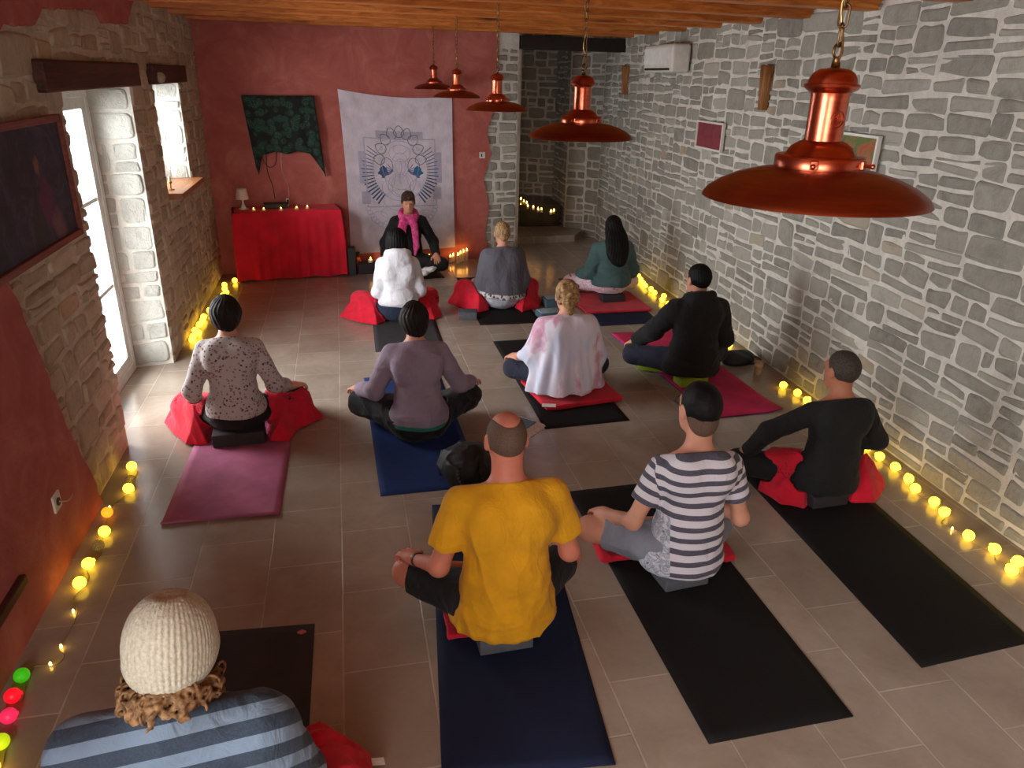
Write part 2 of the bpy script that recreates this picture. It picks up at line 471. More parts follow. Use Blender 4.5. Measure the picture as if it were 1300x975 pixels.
# ---- back wall
BW = V((-1.46, 9.22, 0)); bdir = V((1, .135, 0)).normalized(); bnor = V((.135, -1, 0)).normalized()
def f_back(u, v, d): return BW + bdir * u + V((0, 0, v)) + bnor * d
def on_back(px, py, d=0.0):
    o = BW + bnor * d; r = V(ray(px, py)); t = (o - V(C0)).dot(bnor) / r.dot(bnor); p = V(C0) + r * t
    return (p - o).dot(bdir), p.z
UB = on_back(655, 250)[0]; UP = on_back(617, 250)[0]
bm, lay = wall_bm()
prism(bm, [(-.1, 0), (UB, 0), (UB, ZC), (-.1, ZC)], lambda u, v, w: f_back(u, v, -w), .5, 1)
bmesh.ops.recalc_face_normals(bm, faces=bm.faces[:])
stones(bm, lay, [(UP - .12, UB, 0, ZC - .35)], f_back, random.Random(21), w=.2, h=.12, gap=.013)
wall_back = struct('wall_back', bm, [M['stone'], M['mortar']])
rs = random.Random(4)
ed = wavy([(UP + .03, 0), (UP - .02, .35), (UP + .03, .7), (UP - .05, 1.0), (UP + .05, 1.3), (UP + .0, 1.6), (UP + .07, 1.8), (UP + .13, 2.1), (UP + .13, 2.5), (UP + .14, ZC)], .01, rs)
bm = NB(); prism(bm, [(0, 0)] + ed + [(0, ZC)], lambda u, v, w: f_back(u, v, .001 + w), .03)
bmesh.ops.recalc_face_normals(bm, faces=bm.faces[:])
struct('trim_2', bm, M['plaster'])
# ---- alcove beyond the back wall
PB = f_back(UB, 0, 0)
bm, lay = wall_bm()
def panel(p0, p1, z0, z1, seed, w=.22, h=.12, si=0, gap=.013):
    p0, p1 = V(p0), V(p1); d = (p1 - p0); L = d.length; d.normalize(); n = V((d.y, -d.x, 0))
    f = lambda u, v, e: p0 + d * u + V((0, 0, v)) + n * e
    prism(bm, [(0, z0), (L, z0), (L, z1), (0, z1)], lambda u, v, w: f(u, v, -w), .12, 1)
    stones(bm, lay, [(0, L, z0, z1)], f, random.Random(seed), w=w, h=h, gap=gap, mi=si)
panel((3.30, 11.15, 0), (3.55, 10.98, 0), 0, ZC, 31)        # pier, splayed face
panel((3.55, 10.98, 0), (3.70, 10.70, 0), 0, ZC, 32)
panel((2.1, 12.75, 0), (3.42, 12.0, 0), 0, ZC, 33, si=0)           # far wall of the passage
panel((3.36, 12.1, 0), (3.30, 11.15, 0), 0, ZC, 34, si=0)
panel((PB.x + .06, PB.y + .1, 0), (PB.x - .3, 12.85, 0), 0, ZC, 35)
bmesh.ops.recalc_face_normals(bm, faces=[f for f in bm.faces if f.material_index == 1])
struct('wall_alcove', bm, [M['stone'], M['mortar']])
bm = NB()   # raised step into the passage
prism(bm, [(PB.x + .06, 10.42), (3.28, 10.5), (3.52, 10.9), (3.3, 11.12), (3.3, 12.0), (2.1, 12.6), (PB.x + .06, 11.5)], lambda u, v, w: V((u, v, w)), .1)
bmesh.ops.recalc_face_normals(bm, faces=bm.faces[:])
struct('trim_3', bm, M['tiles'])
bm = NB()   # dark lintel above the passage
bx(bm, (2.95, PB.y + .22, 2.62), (1.5, .3, .15), .008, Euler((0, 0, math.atan(.135))))
struct('trim_4', bm, M['black_gap'])
# ---- rear wall, behind the camera
RY = -1.55
bm = NB()
for (x0, x1, z0, z1) in ((-1.9, -1.3, 0, ZC), (.6, 3.7, 0, ZC), (-1.3, .6, 0, .9), (-1.3, .6, 2.5, ZC)):
    bx(bm, ((x0 + x1) / 2, RY - .15, (z0 + z1) / 2), (x1 - x0, .3, z1 - z0))
struct('wall_rear', bm, M['plaster'])
bm = NB()
for x in (-1.26, -.35, .56): bx(bm, (x, RY - .1, 1.7), (.08, .08, 1.6), .005)
for z in (.94, 2.46): bx(bm, (-.35, RY - .1, z), (1.9, .08, .08), .005)
w3 = struct('window_3', bm, M['white_paint'])
bm = NB(); bx(bm, (-.35, RY - .1, 1.7), (1.8, .006, 1.5)); struct('glass_pane', bm, M['glass'], w3)
# ---- ceiling boards and beams
bm = NB()
bx(bm, (1.0, 5.6, ZC + .02), (6.6, 15.2, .04))
struct('ceiling', bm, M['beam'])
k = 4
for i, (ye, zz) in enumerate([(.9, 2.68), (1.66, 2.68), (2.43, 2.68), (3.2, 2.68), (3.97, 2.67), (4.8, 2.68), (5.6, 2.68), (6.37, 2.685), (7.16, 2.69), (8.0, 2.70), (8.8, 2.70), (9.66, 2.705)]):
    bm = NB(); xr = RW0 + RWS * ye; xl = LX - .02
    sl = .135
    cx = (xl + xr) / 2; 
    bx(bm, (cx, ye - sl * (xr - cx), zz + .115), ((xr - xl) / math.cos(math.atan(sl)), .14, .23), .01, Euler((0, 0, math.atan(sl))))
    k += 1
    struct('trim_%d' % k, bm, M['beam'])
# ---- french door in the left wall
def frame_rect(bm, y0, y1, z0, z1, x, t, d):
    """rectangular frame in a plane of constant x"""
    bx(bm, (x, (y0 + y1) / 2, z1 - t / 2), (d, y1 - y0, t), .004)
    bx(bm, (x, (y0 + y1) / 2, z0 + t / 2), (d, y1 - y0, t), .004)
    for y in (y0 + t / 2, y1 - t / 2): bx(bm, (x, y, (z0 + z1) / 2), (d, t, z1 - z0 - 2 * t), .004)
XF = LX - .30
YE = DY1 - .07
bm = NB(); frame_rect(bm, DY0 - .02, YE, 0, DZ, XF, .07, .07)
door = struct('door_1', bm, M['white_paint'])
for (y0, y1) in ((DY0 + .05, (DY0 + YE) / 2), ((DY0 + YE) / 2, YE - .07)):
    bm = NB(); frame_rect(bm, y0 + .002, y1 - .002, .07, DZ - .07, XF, .075, .05)
    for z in (.72, 1.36): bx(bm, (XF, (y0 + y1) / 2, z), (.03, y1 - y0 - .15, .028), .003)
    lf = struct('door_leaf', bm, M['white_paint'], door)
    bm = NB(); bx(bm, (XF, (y0 + y1) / 2, 1.05), (.006, y1 - y0 - .15, 1.8)); struct('glass_pane', bm, M['glass'], lf)
bm = NB(); lathe(bm, [(0, 0), (.011, 0), (.011, .05), (0, .05)], n=12, M=Matrix.Rotation(PI / 2, 3, 'Y'), c=(XF + .025, (DY0 + YE) / 2 + .03, 1.02)); tube(bm, [(XF + .07, (DY0 + YE) / 2 + .03, 1.02), (XF + .07, (DY0 + YE) / 2 - .08, 1.02)], .009)
struct('door_handle', bm, M['steel'], door)
# ---- window
bm = NB(); frame_rect(bm, WY0 - .02, WY1 - .06, WZ0, WZ1, XF, .06, .06)
win = struct('window_1', bm, M['white_paint'])
bm = NB(); bx(bm, (XF, (WY0 + WY1) / 2 - .03, (WZ0 + WZ1) / 2), (.006, WY1 - WY0 - .13, WZ1 - WZ0 - .12)); struct('glass_pane', bm, M['glass'], win)
bm = NB(); bx(bm, (LX - .09, (WY0 + WY1) / 2, WZ0 + .012), (.42, WY1 - WY0 + .03, .05), .006); struct('window_sill', bm, M['sill_wood'], win)
# lintels
def lintel(y0, y1, z0, z1, k):
    bm = NB(); n = 9
    rs = random.Random(k)
    bx(bm, (LX - .05, (y0 + y1) / 2, (z0 + z1) / 2), (.22, y1 - y0, z1 - z0), .012)
    struct('trim_%d' % k, bm, M['dark_wood'])
lintel(4.38, 6.36, 2.12, 2.275, 31)
lintel(6.84, 8.26, 2.12, 2.27, 32)
# second window, in the left wall behind the camera
bm = NB(); frame_rect(bm, -1.1, .7, .8, 2.35, XF, .07, .07); bx(bm, (XF, -.2, 1.575), (.06, .07, 1.41), .004)
w2 = struct('window_2', bm, M['white_paint'])
bm = NB(); bx(bm, (XF, -.2, 1.575), (.006, 1.66, 1.41)); struct('glass_pane', bm, M['glass'], w2)
# ================================================================ pendant lamps
LAMP_LABELS = ['large copper pendant lamp hanging nearest, in front of the stone wall on the right',
               'copper pendant lamp second from the front, hanging before the dark passage',
               'copper pendant lamp in the middle of the row, before the stone pillar edge',
               'copper pendant lamp fourth from the front, over the right edge of the white tapestry',
               'smallest copper pendant lamp, farthest away and closest to the red wall']
def make_lamp(loc, label, chain_top, detail):
    t = thing('pendant_lamp', label, 'lamp', loc, 0.35 * detail, 'copper pendant lamps in a row')
    n = 64 if detail else 40
    bm = NB()
    out = [(.0865, .052), (.12, .047), (.16, .036), (.195, .020), (.218, .004), (.225, -.006), (.2265, -.010)]
    inn = [(.223, -.010), (.215, .000), (.19, .016), (.155, .032), (.115, .043), (.08, .048)]
    lathe(bm, out + inn, n=n); obj('lamp_shade', bm, M['copper_dish'], t, smooth=True, angle=40)
    bm = NB(); lathe(bm, [(.222, -.0095), (.2135, -.0005), (.188, .0155), (.153, .0315), (.113, .0425), (.06, .0475)], n=n)
    bmesh.ops.translate(bm, verts=bm.verts, vec=(0, 0, -.001)); obj('inner_lining', bm, M['cream_enamel'], t, smooth=True)
    bm = NB(); lathe(bm, [(.079, .046), (.0865, .05), (.088, .055), (.088, .074), (.085, .078), (.07, .079), (.066, .084), (.06, .094), (.046, .103), (.038, .106), (.038, .1)], n=n)
    obj('shoulder', bm, M['copper'], t, smooth=True, angle=40)
    bm = NB(); lathe(bm, [(.037, .1), (.0365, .108), (.0365, .188), (.0385, .196), (.05, .203), (.0525, .208), (.0515, .212), (.047, .213), (.045, .222), (.039, .232), (.028, .239), (.012, .2415), (0, .242)], n=n)
    obj('neck', bm, M['copper'], t, smooth=True, angle=40)
    for k, a in enumerate((-2.6, -1.35, .3)):
        bm = NB(); c, s = math.cos(a), math.sin(a); R = Matrix.Rotation(a, 3, 'Z')
        bx(bm, (.0895 * c, .0895 * s, .0645), (.007, .016, .017), .002, R)
        tube(bm, [(.092 * c, .092 * s, .064), (.106 * c, .106 * s, .064)], .0035, 8); ball(bm, (.108 * c, .108 * s, .064), .0052, 8, 6)
        obj('latch', bm, M['copper'], t)
    # round badge with a raised anchor on the neck
    bm = NB(); a = -1.9; R = Matrix.Rotation(a, 3, 'Z')
    def onneck(x, z, e=0): 
        b = a + x / .0365; r = .0372 + e; return V((r * math.cos(b), r * math.sin(b), .148 + z))
    tube(bm, [onneck(.015 * math.cos(q), .015 * math.sin(q)) for q in np.linspace(0, 2 * PI, 25)[:-1]], .0011, 6, closed=True)
    tube(bm, [onneck(0, -.009), onneck(0, .009)], .0011, 6); tube(bm, [onneck(-.004, .005), onneck(.004, .005)], .0009, 6)
    tube(bm, [onneck(.008 * math.cos(q), .001 + .01 * math.sin(q)) for q in np.linspace(PI + .3, 2 * PI - .3, 9)], .001, 6)
    obj('badge', bm, M['copper'], t)
    bm = NB(); ball(bm, (0, 0, .012), .03, 16, 12); obj('light_bulb', bm, M['bulb'], t, smooth=True)
    # ring, chain and flex
    bm = NB(); tube(bm, [(0, 0, .242), (0, 0, .262)], [.009, .006], 10)
    tube(bm, [(.013 * math.cos(q), 0, .272 + .013 * math.sin(q)) for q in np.linspace(0, 2 * PI, 17)[:-1]], .0028, 6, closed=True)
    obj('hanging_ring', bm, M['bronze'], t, smooth=True)
    z = .285; bm = NB(); i = 0; top = chain_top - loc[2]
    while z < top - .02:
        ang = (i % 2) * PI / 2 + .3; hl = .021
        ca, sa = math.cos(ang), math.sin(ang)
        pts = []
        for q in np.linspace(0, 2 * PI, 15)[:-1]:
            x = .0095 * math.cos(q); zz = (hl - .0095) * (1 if math.sin(q) > 0 else -1) + .0095 * math.sin(q)
            pts.append((x * ca, x * sa, z + hl - .006 + zz))
        tube(bm, pts, .0022, 5, closed=True); z += .0335; i += 1
    obj('chain', bm, M['bronze'], t, smooth=True)
    bm = NB(); pts = []
    zz = np.linspace(.245, top, 40)
    for j, q in enumerate(zz): pts.append((.007 * math.cos(q * 42), .007 * math.sin(q * 42), q))
    tube(bm, pts, .0025, 6); obj('flex', bm, M['brass'], t, smooth=True)
    bm = NB(); lathe(bm, [(0, top), (.05, top), (.048, top - .012), (.02, top - .03), (0, top - .032)], n=20); obj('ceiling_rose', bm, M['copper'], t, smooth=True, angle=40)
    return t
for i, ((px, py), Y) in enumerate([((1033, 246), 1.42), ((737, 172), 3.26), ((631, 138.5), 5.75), ((580, 122.5), 7.6), ((551, 112), 9.12)]):
    p = on_y(px, py, Y)
    make_lamp(tuple(p), LAMP_LABELS[i], ZC, i < 2)
# ================================================================ mats
def mat_thing(label, corners, m, t=.006, curl=None, back=None, group='yoga mats on the floor', extra=None, z0=0.0):
    """corners: four floor points (near-left, near-right, far-right, far-left)"""
    c = [V((x, y, 0)) for x, y in corners]; o = sum(c, V()) / 4
    th = thing('yoga_mat', label, 'yoga mat', o, 0, group)
    nu, nv = 14, 36; bm = NB(); G = {}
    for lvl in (0, 1):
        for i in range(nu + 1):
            for j in range(nv + 1):
                u, v = i / nu, j / nv
                p = (c[0] * (1 - u) + c[1] * u) * (1 - v) + (c[3] * (1 - u) + c[2] * u) * v - o
                z = z0 + t * lvl
                if curl: z += curl(u, v)
                G[i, j, lvl] = bm.verts.new((p.x, p.y, z))
    for i in range(nu):
        for j in range(nv):
            f = bm.faces.new([G[i, j, 1], G[i + 1, j, 1], G[i + 1, j + 1, 1], G[i, j + 1, 1]]); f.smooth = True
            f = bm.faces.new([G[i, j + 1, 0], G[i + 1, j + 1, 0], G[i + 1, j, 0], G[i, j, 0]]); f.material_index = 1; f.smooth = True
    rim = [(i, 0) for i in range(nu)] + [(nu, j) for j in range(nv)] + [(i, nv) for i in range(nu, 0, -1)] + [(0, j) for j in range(nv, 0, -1)]
    for a, b in zip(rim, rim[1:] + rim[:1]): bm.faces.new([G[a[0], a[1], 0], G[b[0], b[1], 0], G[b[0], b[1], 1], G[a[0], a[1], 1]]).material_index = 1
    obj('mat_sheet', bm, [m, back or m], th)
    if extra: extra(th, o)
    return th
def fl(*ps): return [tuple(on_z(x, y)[:2]) for x, y in ps]
def rect(near_l, near_r, length):
    a, b = V(near_l), V(near_r); d = (b - a).normalized(); n = V((-d.y, d.x)) * length
    return [tuple(a), tuple(b), tuple(b + n), tuple(a + n)]
a, b = fl((204, 668), (355, 655))
lip = lambda u, v: .012 * max(0, 1 - v * 26) ** 1.5
mat_thing('mauve pink yoga mat beside the glazed door, under the person in the floral top', rect(a, b, 1.73), M['mat_mauve'], curl=lip)
a, b = fl((483, 629), (603, 617)); a = (a[0], a[1] - .01)
mat_thing('royal blue yoga mat in the middle with a black backpack on its corner', rect(a, (a[0] + .6, a[1] + .01), 1.83), M['mat_blue'])
a, b = fl((568, 975), (790, 975))
mat_thing('dark navy yoga mat in the foreground under the person in the yellow shirt', rect((.205, 1.86), (.815, 1.80), 1.78), M['mat_navy'])
a, b, c_ = fl((900, 945), (1083, 910), (722, 625))
mat_thing('black yoga mat under the person in the striped t-shirt', [a, b, (b[0] + .01, c_[1] + .02), c_], M['mat_black'])
a, b = fl((1170, 848), (1310, 829)); c_ = on_z(940, 600)
mat_thing('black yoga mat nearest the wall lights, under the person dressed all in black', [a, (a[0] + .6, a[1] + .04), (c_[0] + .62, c_[1]), (c_[0], c_[1])], M['mat_black'])
def logo(th, o):
    bm = NB(); p = on_z(383, 803, .0065)
    for (dx, dy, r) in ((0, 0, .011), (.011, .004, .009), (-.01, .004, .009), (0, .012, .008)):
        lathe(bm, [(0, .0006), (r, .0004), (r, 0)], c=V((p[0] + dx - o.x, p[1] + dy - o.y, .0061)), n=14)
    obj('mat_logo', bm, plain('pink_print', (206, 110, 112), .7, .05), th)['label'] = 'small pink flower mark printed in the corner'
mat_thing('charcoal yoga mat in the lower left corner under the person in the knitted hat', [(-.86, .98), (-.26, .95), (-.24, 2.75), (-.84, 2.79)], M['mat_charcoal'], extra=logo)
a, b, c_ = fl((692, 545), (799, 534), (626, 434))
mat_thing('black yoga mat under the red folded blanket and the person in the tie-dye shawl', [a, b, (b[0] - .01, c_[1] + .02), c_], M['mat_black'])
a, b, c_ = fl((905, 532), (978, 524), (775, 424))
def pinkcurl(u, v): return .02 * max(0, (u - .8) / .2) * max(0, 1 - v * 9) + .002
mat_thing('magenta pink yoga mat with violet underside beneath the person in the black hoodie', [(a[0], a[1]), (a[0] + .57, a[1] + .03), (c_[0] + .62, c_[1]), (c_[0], c_[1])], M['mat_pink'], back=M['mat_violet'], curl=pinkcurl, t=.008)
mat_thing('dark grey yoga mat under the person in the white hoodie', [(.19, 6.22), (.80, 6.21), (.82, 8.0), (.22, 8.0)], M['mat_charcoal'])
mat_thing('black yoga mat under the person in the grey poncho', [(1.22, 6.82), (1.83, 6.80), (1.86, 8.62), (1.26, 8.64)], M['mat_black'])
mat_thing('slate blue yoga mat at the back by the wall, under the long-haired person', [(2.38, 6.61), (3.0, 6.62), (3.08, 8.42), (2.46, 8.44)], M['mat_navy'])
mat_thing('black yoga mat under the teacher facing the class', [(.42, 8.60), (1.12, 8.68), (1.07, 9.3), (.37, 9.22)], M['mat_black'])
# ================================================================ yoga blocks
def block(name, label, loc, size, m, rz=0.0, cat='yoga block', rot=None):
    bm = NB(); bx(bm, (0, 0, size[2] / 2), size, .006, seg=3)
    o = obj(name, bm, m, loc=loc, angle=40); o.rotation_euler = rot or (0, 0, rz)
    return tag(o, label, cat, 'foam yoga blocks')
ZB = .0066
BLK = (.23, .15, .075)
p = on_z(640, 826); block('yoga_block', 'grey foam block under the person in the yellow shirt', (.55, 2.49, ZB), BLK, M['foam_grey'], .03)
block('yoga_block', 'grey foam block under the person in the striped t-shirt', (1.475, 2.74, ZB), BLK, M['foam_grey'], .10)
block('yoga_block', 'dark grey foam block under the person dressed all in black', (2.60, 3.27, ZB), BLK, M['foam_dark'], .05)
block('yoga_block', 'dark plum block on the mauve mat, behind the person in the floral top', (-.755, 4.64, ZB + .001), (.32, .15, .085), M['foam_dark'], .05)
block('yoga_block', 'lime green foam block under the person in the black hoodie', (2.60, 5.06, ZB + .006), BLK, M['foam_green'], .04)
p = on_z(826, 473); block('yoga_block', 'lime green foam block under the left knee of the person in the black hoodie', (2.40, 5.40, ZB + .004), (.2, .08, .12), M['foam_green'], -.45)
block('yoga_block', 'dark grey foam block on the red blanket under the long-haired person', (2.75, 7.36, .033), (.25, .15, .075), M['foam_dark'], .03)
p = on_z(598, 406); block('yoga_block', 'grey foam block lying on the tiles left of the person in the grey poncho', (p[0] - .02, p[1] + .06, 0), (.18, .14, .08), M['foam_grey'], -.2)
p = on_z(693, 392); block('storage_box', 'slate blue box with pale lid on the tiles right of the grey poncho', (p[0] + .10, p[1] + .1, 0), (.2, .15, .09), M['foam_blue'], .1, 'box')
bpy.context.view_layer.update()
o = bpy.data.objects['storage_box']; del o['group']
bm = NB(); bx(bm, (0, 0, .094), (.165, .115, .008), .003); obj('lid', bm, M['foam_pale'], o)
p = on_z(699, 403)
th = thing('storage_case', 'pale blue flat case on the tiles in front of the slate blue box', 'case', (p[0] - .01, p[1] + .03, 0), .15)
bm = NB(); bx(bm, (0, 0, .03), (.24, .16, .06), .012, seg=3); obj('case_body', bm, M['foam_blue'], th, angle=40)
bm = NB(); bx(bm, (0, 0, .064), (.22, .145, .012), .005); obj('lid', bm, M['foam_pale'], th, angle=40)
# ================================================================ table, red cloth and what stands on it
T0, T1 = on_back(295, 265, .46)[0], on_back(431, 258, .46)[0]
TZ = .775; TD = .42
def f_tab(u, w, z): return BW + bdir * u + bnor * (w) + V((0, 0, z))
th = thing('table', 'small side table hidden beneath the red tablecloth against the red wall', 'table', f_tab((T0 + T1) / 2, .25, 0), math.atan(.135))
bm = NB(); bx(bm, (0, 0, TZ - .02), (T1 - T0 - .03, TD - .02, .03), .004); obj('tabletop', bm, M['dark_wood'], th)
for sx in (-1, 1):
    for sy in (-1, 1):
        bm = NB(); bx(bm, (sx * (T1 - T0 - .14) / 2, sy * (TD - .12) / 2, (TZ - .035) / 2), (.05, .05, TZ - .035), .004); obj('leg', bm, M['dark_wood'], th)
bm = NB(); N = 300; rows = []
cu, cw = (T0 + T1) / 2, .25; hw, hd = (T1 - T0) / 2, TD / 2
prs = random.Random(2)
def tpt(s, off, z, amp):
    """point on the table outline pushed out by off with folds"""
    P = 2 * (2 * hw + 2 * hd); q = (s % 1) * P
    if q < 2 * hw: u, w, nx, ny = -hw + q, hd, 0, 1
    elif q < 2 * hw + 2 * hd: u, w, nx, ny = hw, hd - (q - 2 * hw), 1, 0
    elif q < 4 * hw + 2 * hd: u, w, nx, ny = hw - (q - 2 * hw - 2 * hd), -hd, 0, -1
    else: u, w, nx, ny = -hw, -hd + (q - 4 * hw - 2 * hd), -1, 0
    cdist = min(abs(abs(u) - hw) if ny else 9, abs(abs(w) - hd) if nx else 9)
    cr = max(0, 1 - cdist / .12)
    fold = math.sin(s * 2 * PI * 17 + 1.3 * math.sin(s * 2 * PI * 5)) * .6 + math.sin(s * 2 * PI * 29 + 2) * .4
    e = off + amp * fold + amp * 1.1 * cr
    back = (ny == -1)
    if back: e = min(e, .02)
    if nx: w = w + (0); 
    uu, ww = u + nx * e + (math.copysign(cr * e, u) if ny else 0), w + ny * e + ((math.copysign(cr * e, w) if w > 0 else 0) if nx else 0)
    return f_tab(cu + uu, cw + max(ww, -hd - .015), z)
levels = [(TZ + .004, -.01, 0), (TZ + .001, .004, 0), (TZ - .012, .011, .001), (TZ - .06, .014, .003), (TZ - .16, .016, .007), (.45, .016, .012), (.3, .014, .015), (.15, .012, .017), (.05, .010, .018), (.014, .010, .018)]
for z, off, amp in levels: rows.append([bm.verts.new(tpt(i / N, off, z + (amp * .4 * math.sin(i / N * 2 * PI * 9) if z < .1 else 0), amp)) for i in range(N)])
for A, B in zip(rows[:-1], rows[1:]):
    for i in range(N): bm.faces.new([A[i], B[i], B[(i + 1) % N], A[(i + 1) % N]]).smooth = True
bm.faces.new(rows[0])
bmesh.ops.recalc_face_normals(bm, faces=bm.faces[:])
o = obj('tablecloth', bm, M['red_cloth']); tag(o, 'bright red cloth draped over the side table down to the floor', 'tablecloth')
TT = TZ + .0045
def on_table(px, py):
    p = on_z(px, py, TT); return V(p)
def tw(px, w):                                        # u from a pixel column, at depth w on the table
    return f_tab(on_back(px, 262, w)[0], w, TT)
# lamp
th = thing('table_lamp', 'small table lamp with cream shade and white base on the red table', 'lamp', tw(309, .2))
bm = NB(); lathe(bm, [(0, 0), (.055, 0), (.055, .006), (.03, .016), (.013, .05), (.010, .10), (.013, .125), (0, .125)], n=24); obj('lamp_base', bm, M['white_paint'], th, smooth=True, angle=50)
bm = NB(); lathe(bm, [(.072, .11), (.055, .225), (.053, .225), (.070, .11)], n=32, closed=True); obj('lamp_shade', bm, M['lampshade'], th, smooth=True, angle=50)
# black media box and remote
th = thing('media_box', 'flat black media box in the middle of the red table', 'box', tw(350, .2), math.atan(.135))
bm = NB(); bx(bm, (0, 0, .028), (.26, .16, .05), .005); obj('box_body', bm, M['ac_dark'], th)
bm = NB(); bx(bm, (0, -.081, .028), (.2, .004, .02), .001); obj('display', bm, plain('smoked_panel', (46, 40, 38), .3, .05), th)
for sx in (-1, 1):
    for sy in (-1, 1):
        bm = NB(); lathe(bm, [(0, 0), (.01, 0), (.01, .006), (0, .006)], c=(sx * .1, sy * .06, -.001), n=10); obj('foot', bm, M['ac_dark'], th)
th = thing('handset', 'small white handset leaning upright at the right end of the media box', 'handset', tw(365.5, .115), .3)
bm = NB(); bx(bm, (0, 0, .045), (.035, .022, .09), .008, Euler((-.15, .12, 0)), 3); obj('handset_body', bm, M['ac'], th, angle=40)
bm = NB(); bx(bm, (0, -.013, .05), (.024, .004, .055), .001, Euler((-.15, .12, 0))); obj('keypad', bm, M['ac_dark'], th)
# tealights on the table
def candle(name, label, loc, r, h, group, flame=.018, cup=None, par=None):
    t = thing(name, label, 'candle', loc, 0, group)
    bm = NB(); lathe(bm, [(0, 0), (r, 0), (r, h), (r * .86, h), (r * .8, h * .93), (0, h * .92)], n=16); obj('wax', bm, cup or M['wax'], t, smooth=True, angle=40)
    bm = NB(); tube(bm, [(0, 0, h * .92), (0, 0, h + .006)], .0012, 5); obj('wick', bm, M['ac_dark'], t)
    bm = NB(); lathe(bm, [(0, 0), (flame * .26, flame * .22), (flame * .32, flame * .45), (flame * .2, flame * .8), (0, flame * 1.25)], c=(0, 0, h + .002), n=10); obj('flame', bm, M['flame'], t, smooth=True)
    return t
tl = ['leftmost tealight on the red table, in front of the lamp', 'second tealight from the left on the red table', 'tealight on the red table in front of the media box', 'fourth tealight from the left on the red table', 'rightmost tealight on the red table']
for i, px in enumerate((321.5, 334.5, 356.5, 376.5, 390)):
    candle('tealight', tl[i], tw(px, (.36, .38, .40, .36, .33)[i]), .02, .018, 'tealights on the red table', .016)
# ================================================================ covered screen with cables
gt = NT('palm_leaf_cloth'); gt.set(rough=.85, sheen=.05); v = gt.coord(scale=(13, 13, 13))
w = gt.vor(v, 1.0, 'F1'); w2 = gt.noise(gt.coord(scale=(26, 26, 60)), 1.2, 4, .6, 2.5)
c = gt.ramp(w2, [(.40, (9, 22, 20)), (.52, (24, 56, 44)), (.66, (52, 96, 72))]); gt.color(gt.mix(gt.ramp(w, [(.45, (0, 0, 0)), (.62, (255, 255, 255))]), c, (5, 10, 10)))
gt.bump(gt.noise(v, 1.2, 4), .3, .01); M['green_cloth'] = gt.m
S0, sz1 = on_back(306, 121, .1); S1, _ = on_back(399, 120, .1)
th = thing('television', 'wall-mounted television hidden under the dark green leaf-patterned cloth', 'screen', f_back((S0 + S1) / 2, 0, 0), math.atan(.135))
bm = NB(); bx(bm, (0, -.080, 1.70), (S1 - S0 - .20, .03, .42), .006); obj('screen_panel', bm, M['ac_dark'], th)
bm = NB(); bx(bm, (0, -.049, 1.70), (.3, .032, .25), .004); obj('wall_bracket', bm, M['ac_dark'], th)
bm = NB(); nu, nv = 60, 24; G = []
def hem(u):    # height of the lower edge across the cloth
    e = min(u, 1 - u)
    z = 1.375 + .012 * math.sin(u * 20)
    dl = max(0, 1 - abs(u - .05) / .15); dr = max(0, 1 - (1 - u) / .17)
    return z - .25 * dl ** 1.25 - .29 * dr ** 1.2 + (.0 if e > .02 else .0)
for i in range(nu + 1):
    u = i / nu; col = []
    col.append(bm.verts.new(f_back(S0 + (S1 - S0) * u, sz1 - .01, .036)))
    col.append(bm.verts.new(f_back(S0 + (S1 - S0) * u, sz1, .09 + .004 * math.sin(u * 30))))
    for j in range(nv + 1):
        v_ = j / nv; h = hem(u); z = sz1 - .012 + (h - sz1 + .012) * v_
        uu = u + (.5 - u) * .0 * v_
        drop = max(0, 1.4 - z) / .3
        side = .075 * v_ * max(0, 1 - u / .25) + .07 * v_ * max(0, 1 - (1 - u) / .3)
        d = .118 + .010 * math.sin(u * 26 + 2 * math.sin(v_ * 3)) * v_ - .02 * drop + .014 * math.sin(v_ * 9 + u * 4) * (.3 + v_) * .4
        if i in (0, nu): d = .05
        col.append(bm.verts.new(f_back(S0 + (S1 - S0) * uu + side, z, d)))
    G.append(col)
for i in range(nu):
    for j in range(nv + 2): bm.faces.new([G[i][j], G[i][j + 1], G[i + 1][j + 1], G[i + 1][j]]).smooth = True
for i in (0, nu):   # side returns to the wall
    for j in range(1, nv - 1):
        a, b = G[i][j], G[i][j + 1]
        c1 = bm.verts.new(a.co - bnor * .022); c2 = bm.verts.new(b.co - bnor * .022); bm.faces.new([a, c1, c2, b])
bmesh.ops.remove_doubles(bm, verts=bm.verts[:], dist=.0005)
bmesh.ops.recalc_face_normals(bm, faces=bm.faces[:])
o = obj('cloth_cover', bm, M['green_cloth']); tag(o, 'dark green leaf-patterned cloth hung over the screen on the red wall', 'cloth')
sol = o.modifiers.new('s', 'SOLIDIFY'); sol.thickness = .004
def wp(px, py, d): u, z = on_back(px, py, d); return f_back(u, z, d)
bm = NB(); tube(bm, smooth_path([wp(331, 186, .05), wp(333, 200, .04), wp(341, 212, .04), wp(349, 209, .04), wp(351, 196, .04), wp(350, 184, .05)], 8), .004, 6)
tube(bm, smooth_path([wp(338, 186, .05), wp(339, 215, .04), wp(346, 236, .05), wp(349, 252, .12)], 8), .0045, 6)
o = obj('power_cable', bm, M['maroon_cable'], smooth=True); tag(o, 'dark looping cable hanging from under the green cloth to the media box', 'cable')
bm = NB(); tube(bm, smooth_path([wp(357, 186, .05), wp(358, 215, .035), wp(366, 236, .04), wp(367, 250, .06)], 8), .004, 6)
o = obj('aerial_cable', bm, M['white_cable'], smooth=True); tag(o, 'pale cable running from the green cloth down to the white handset', 'cable')
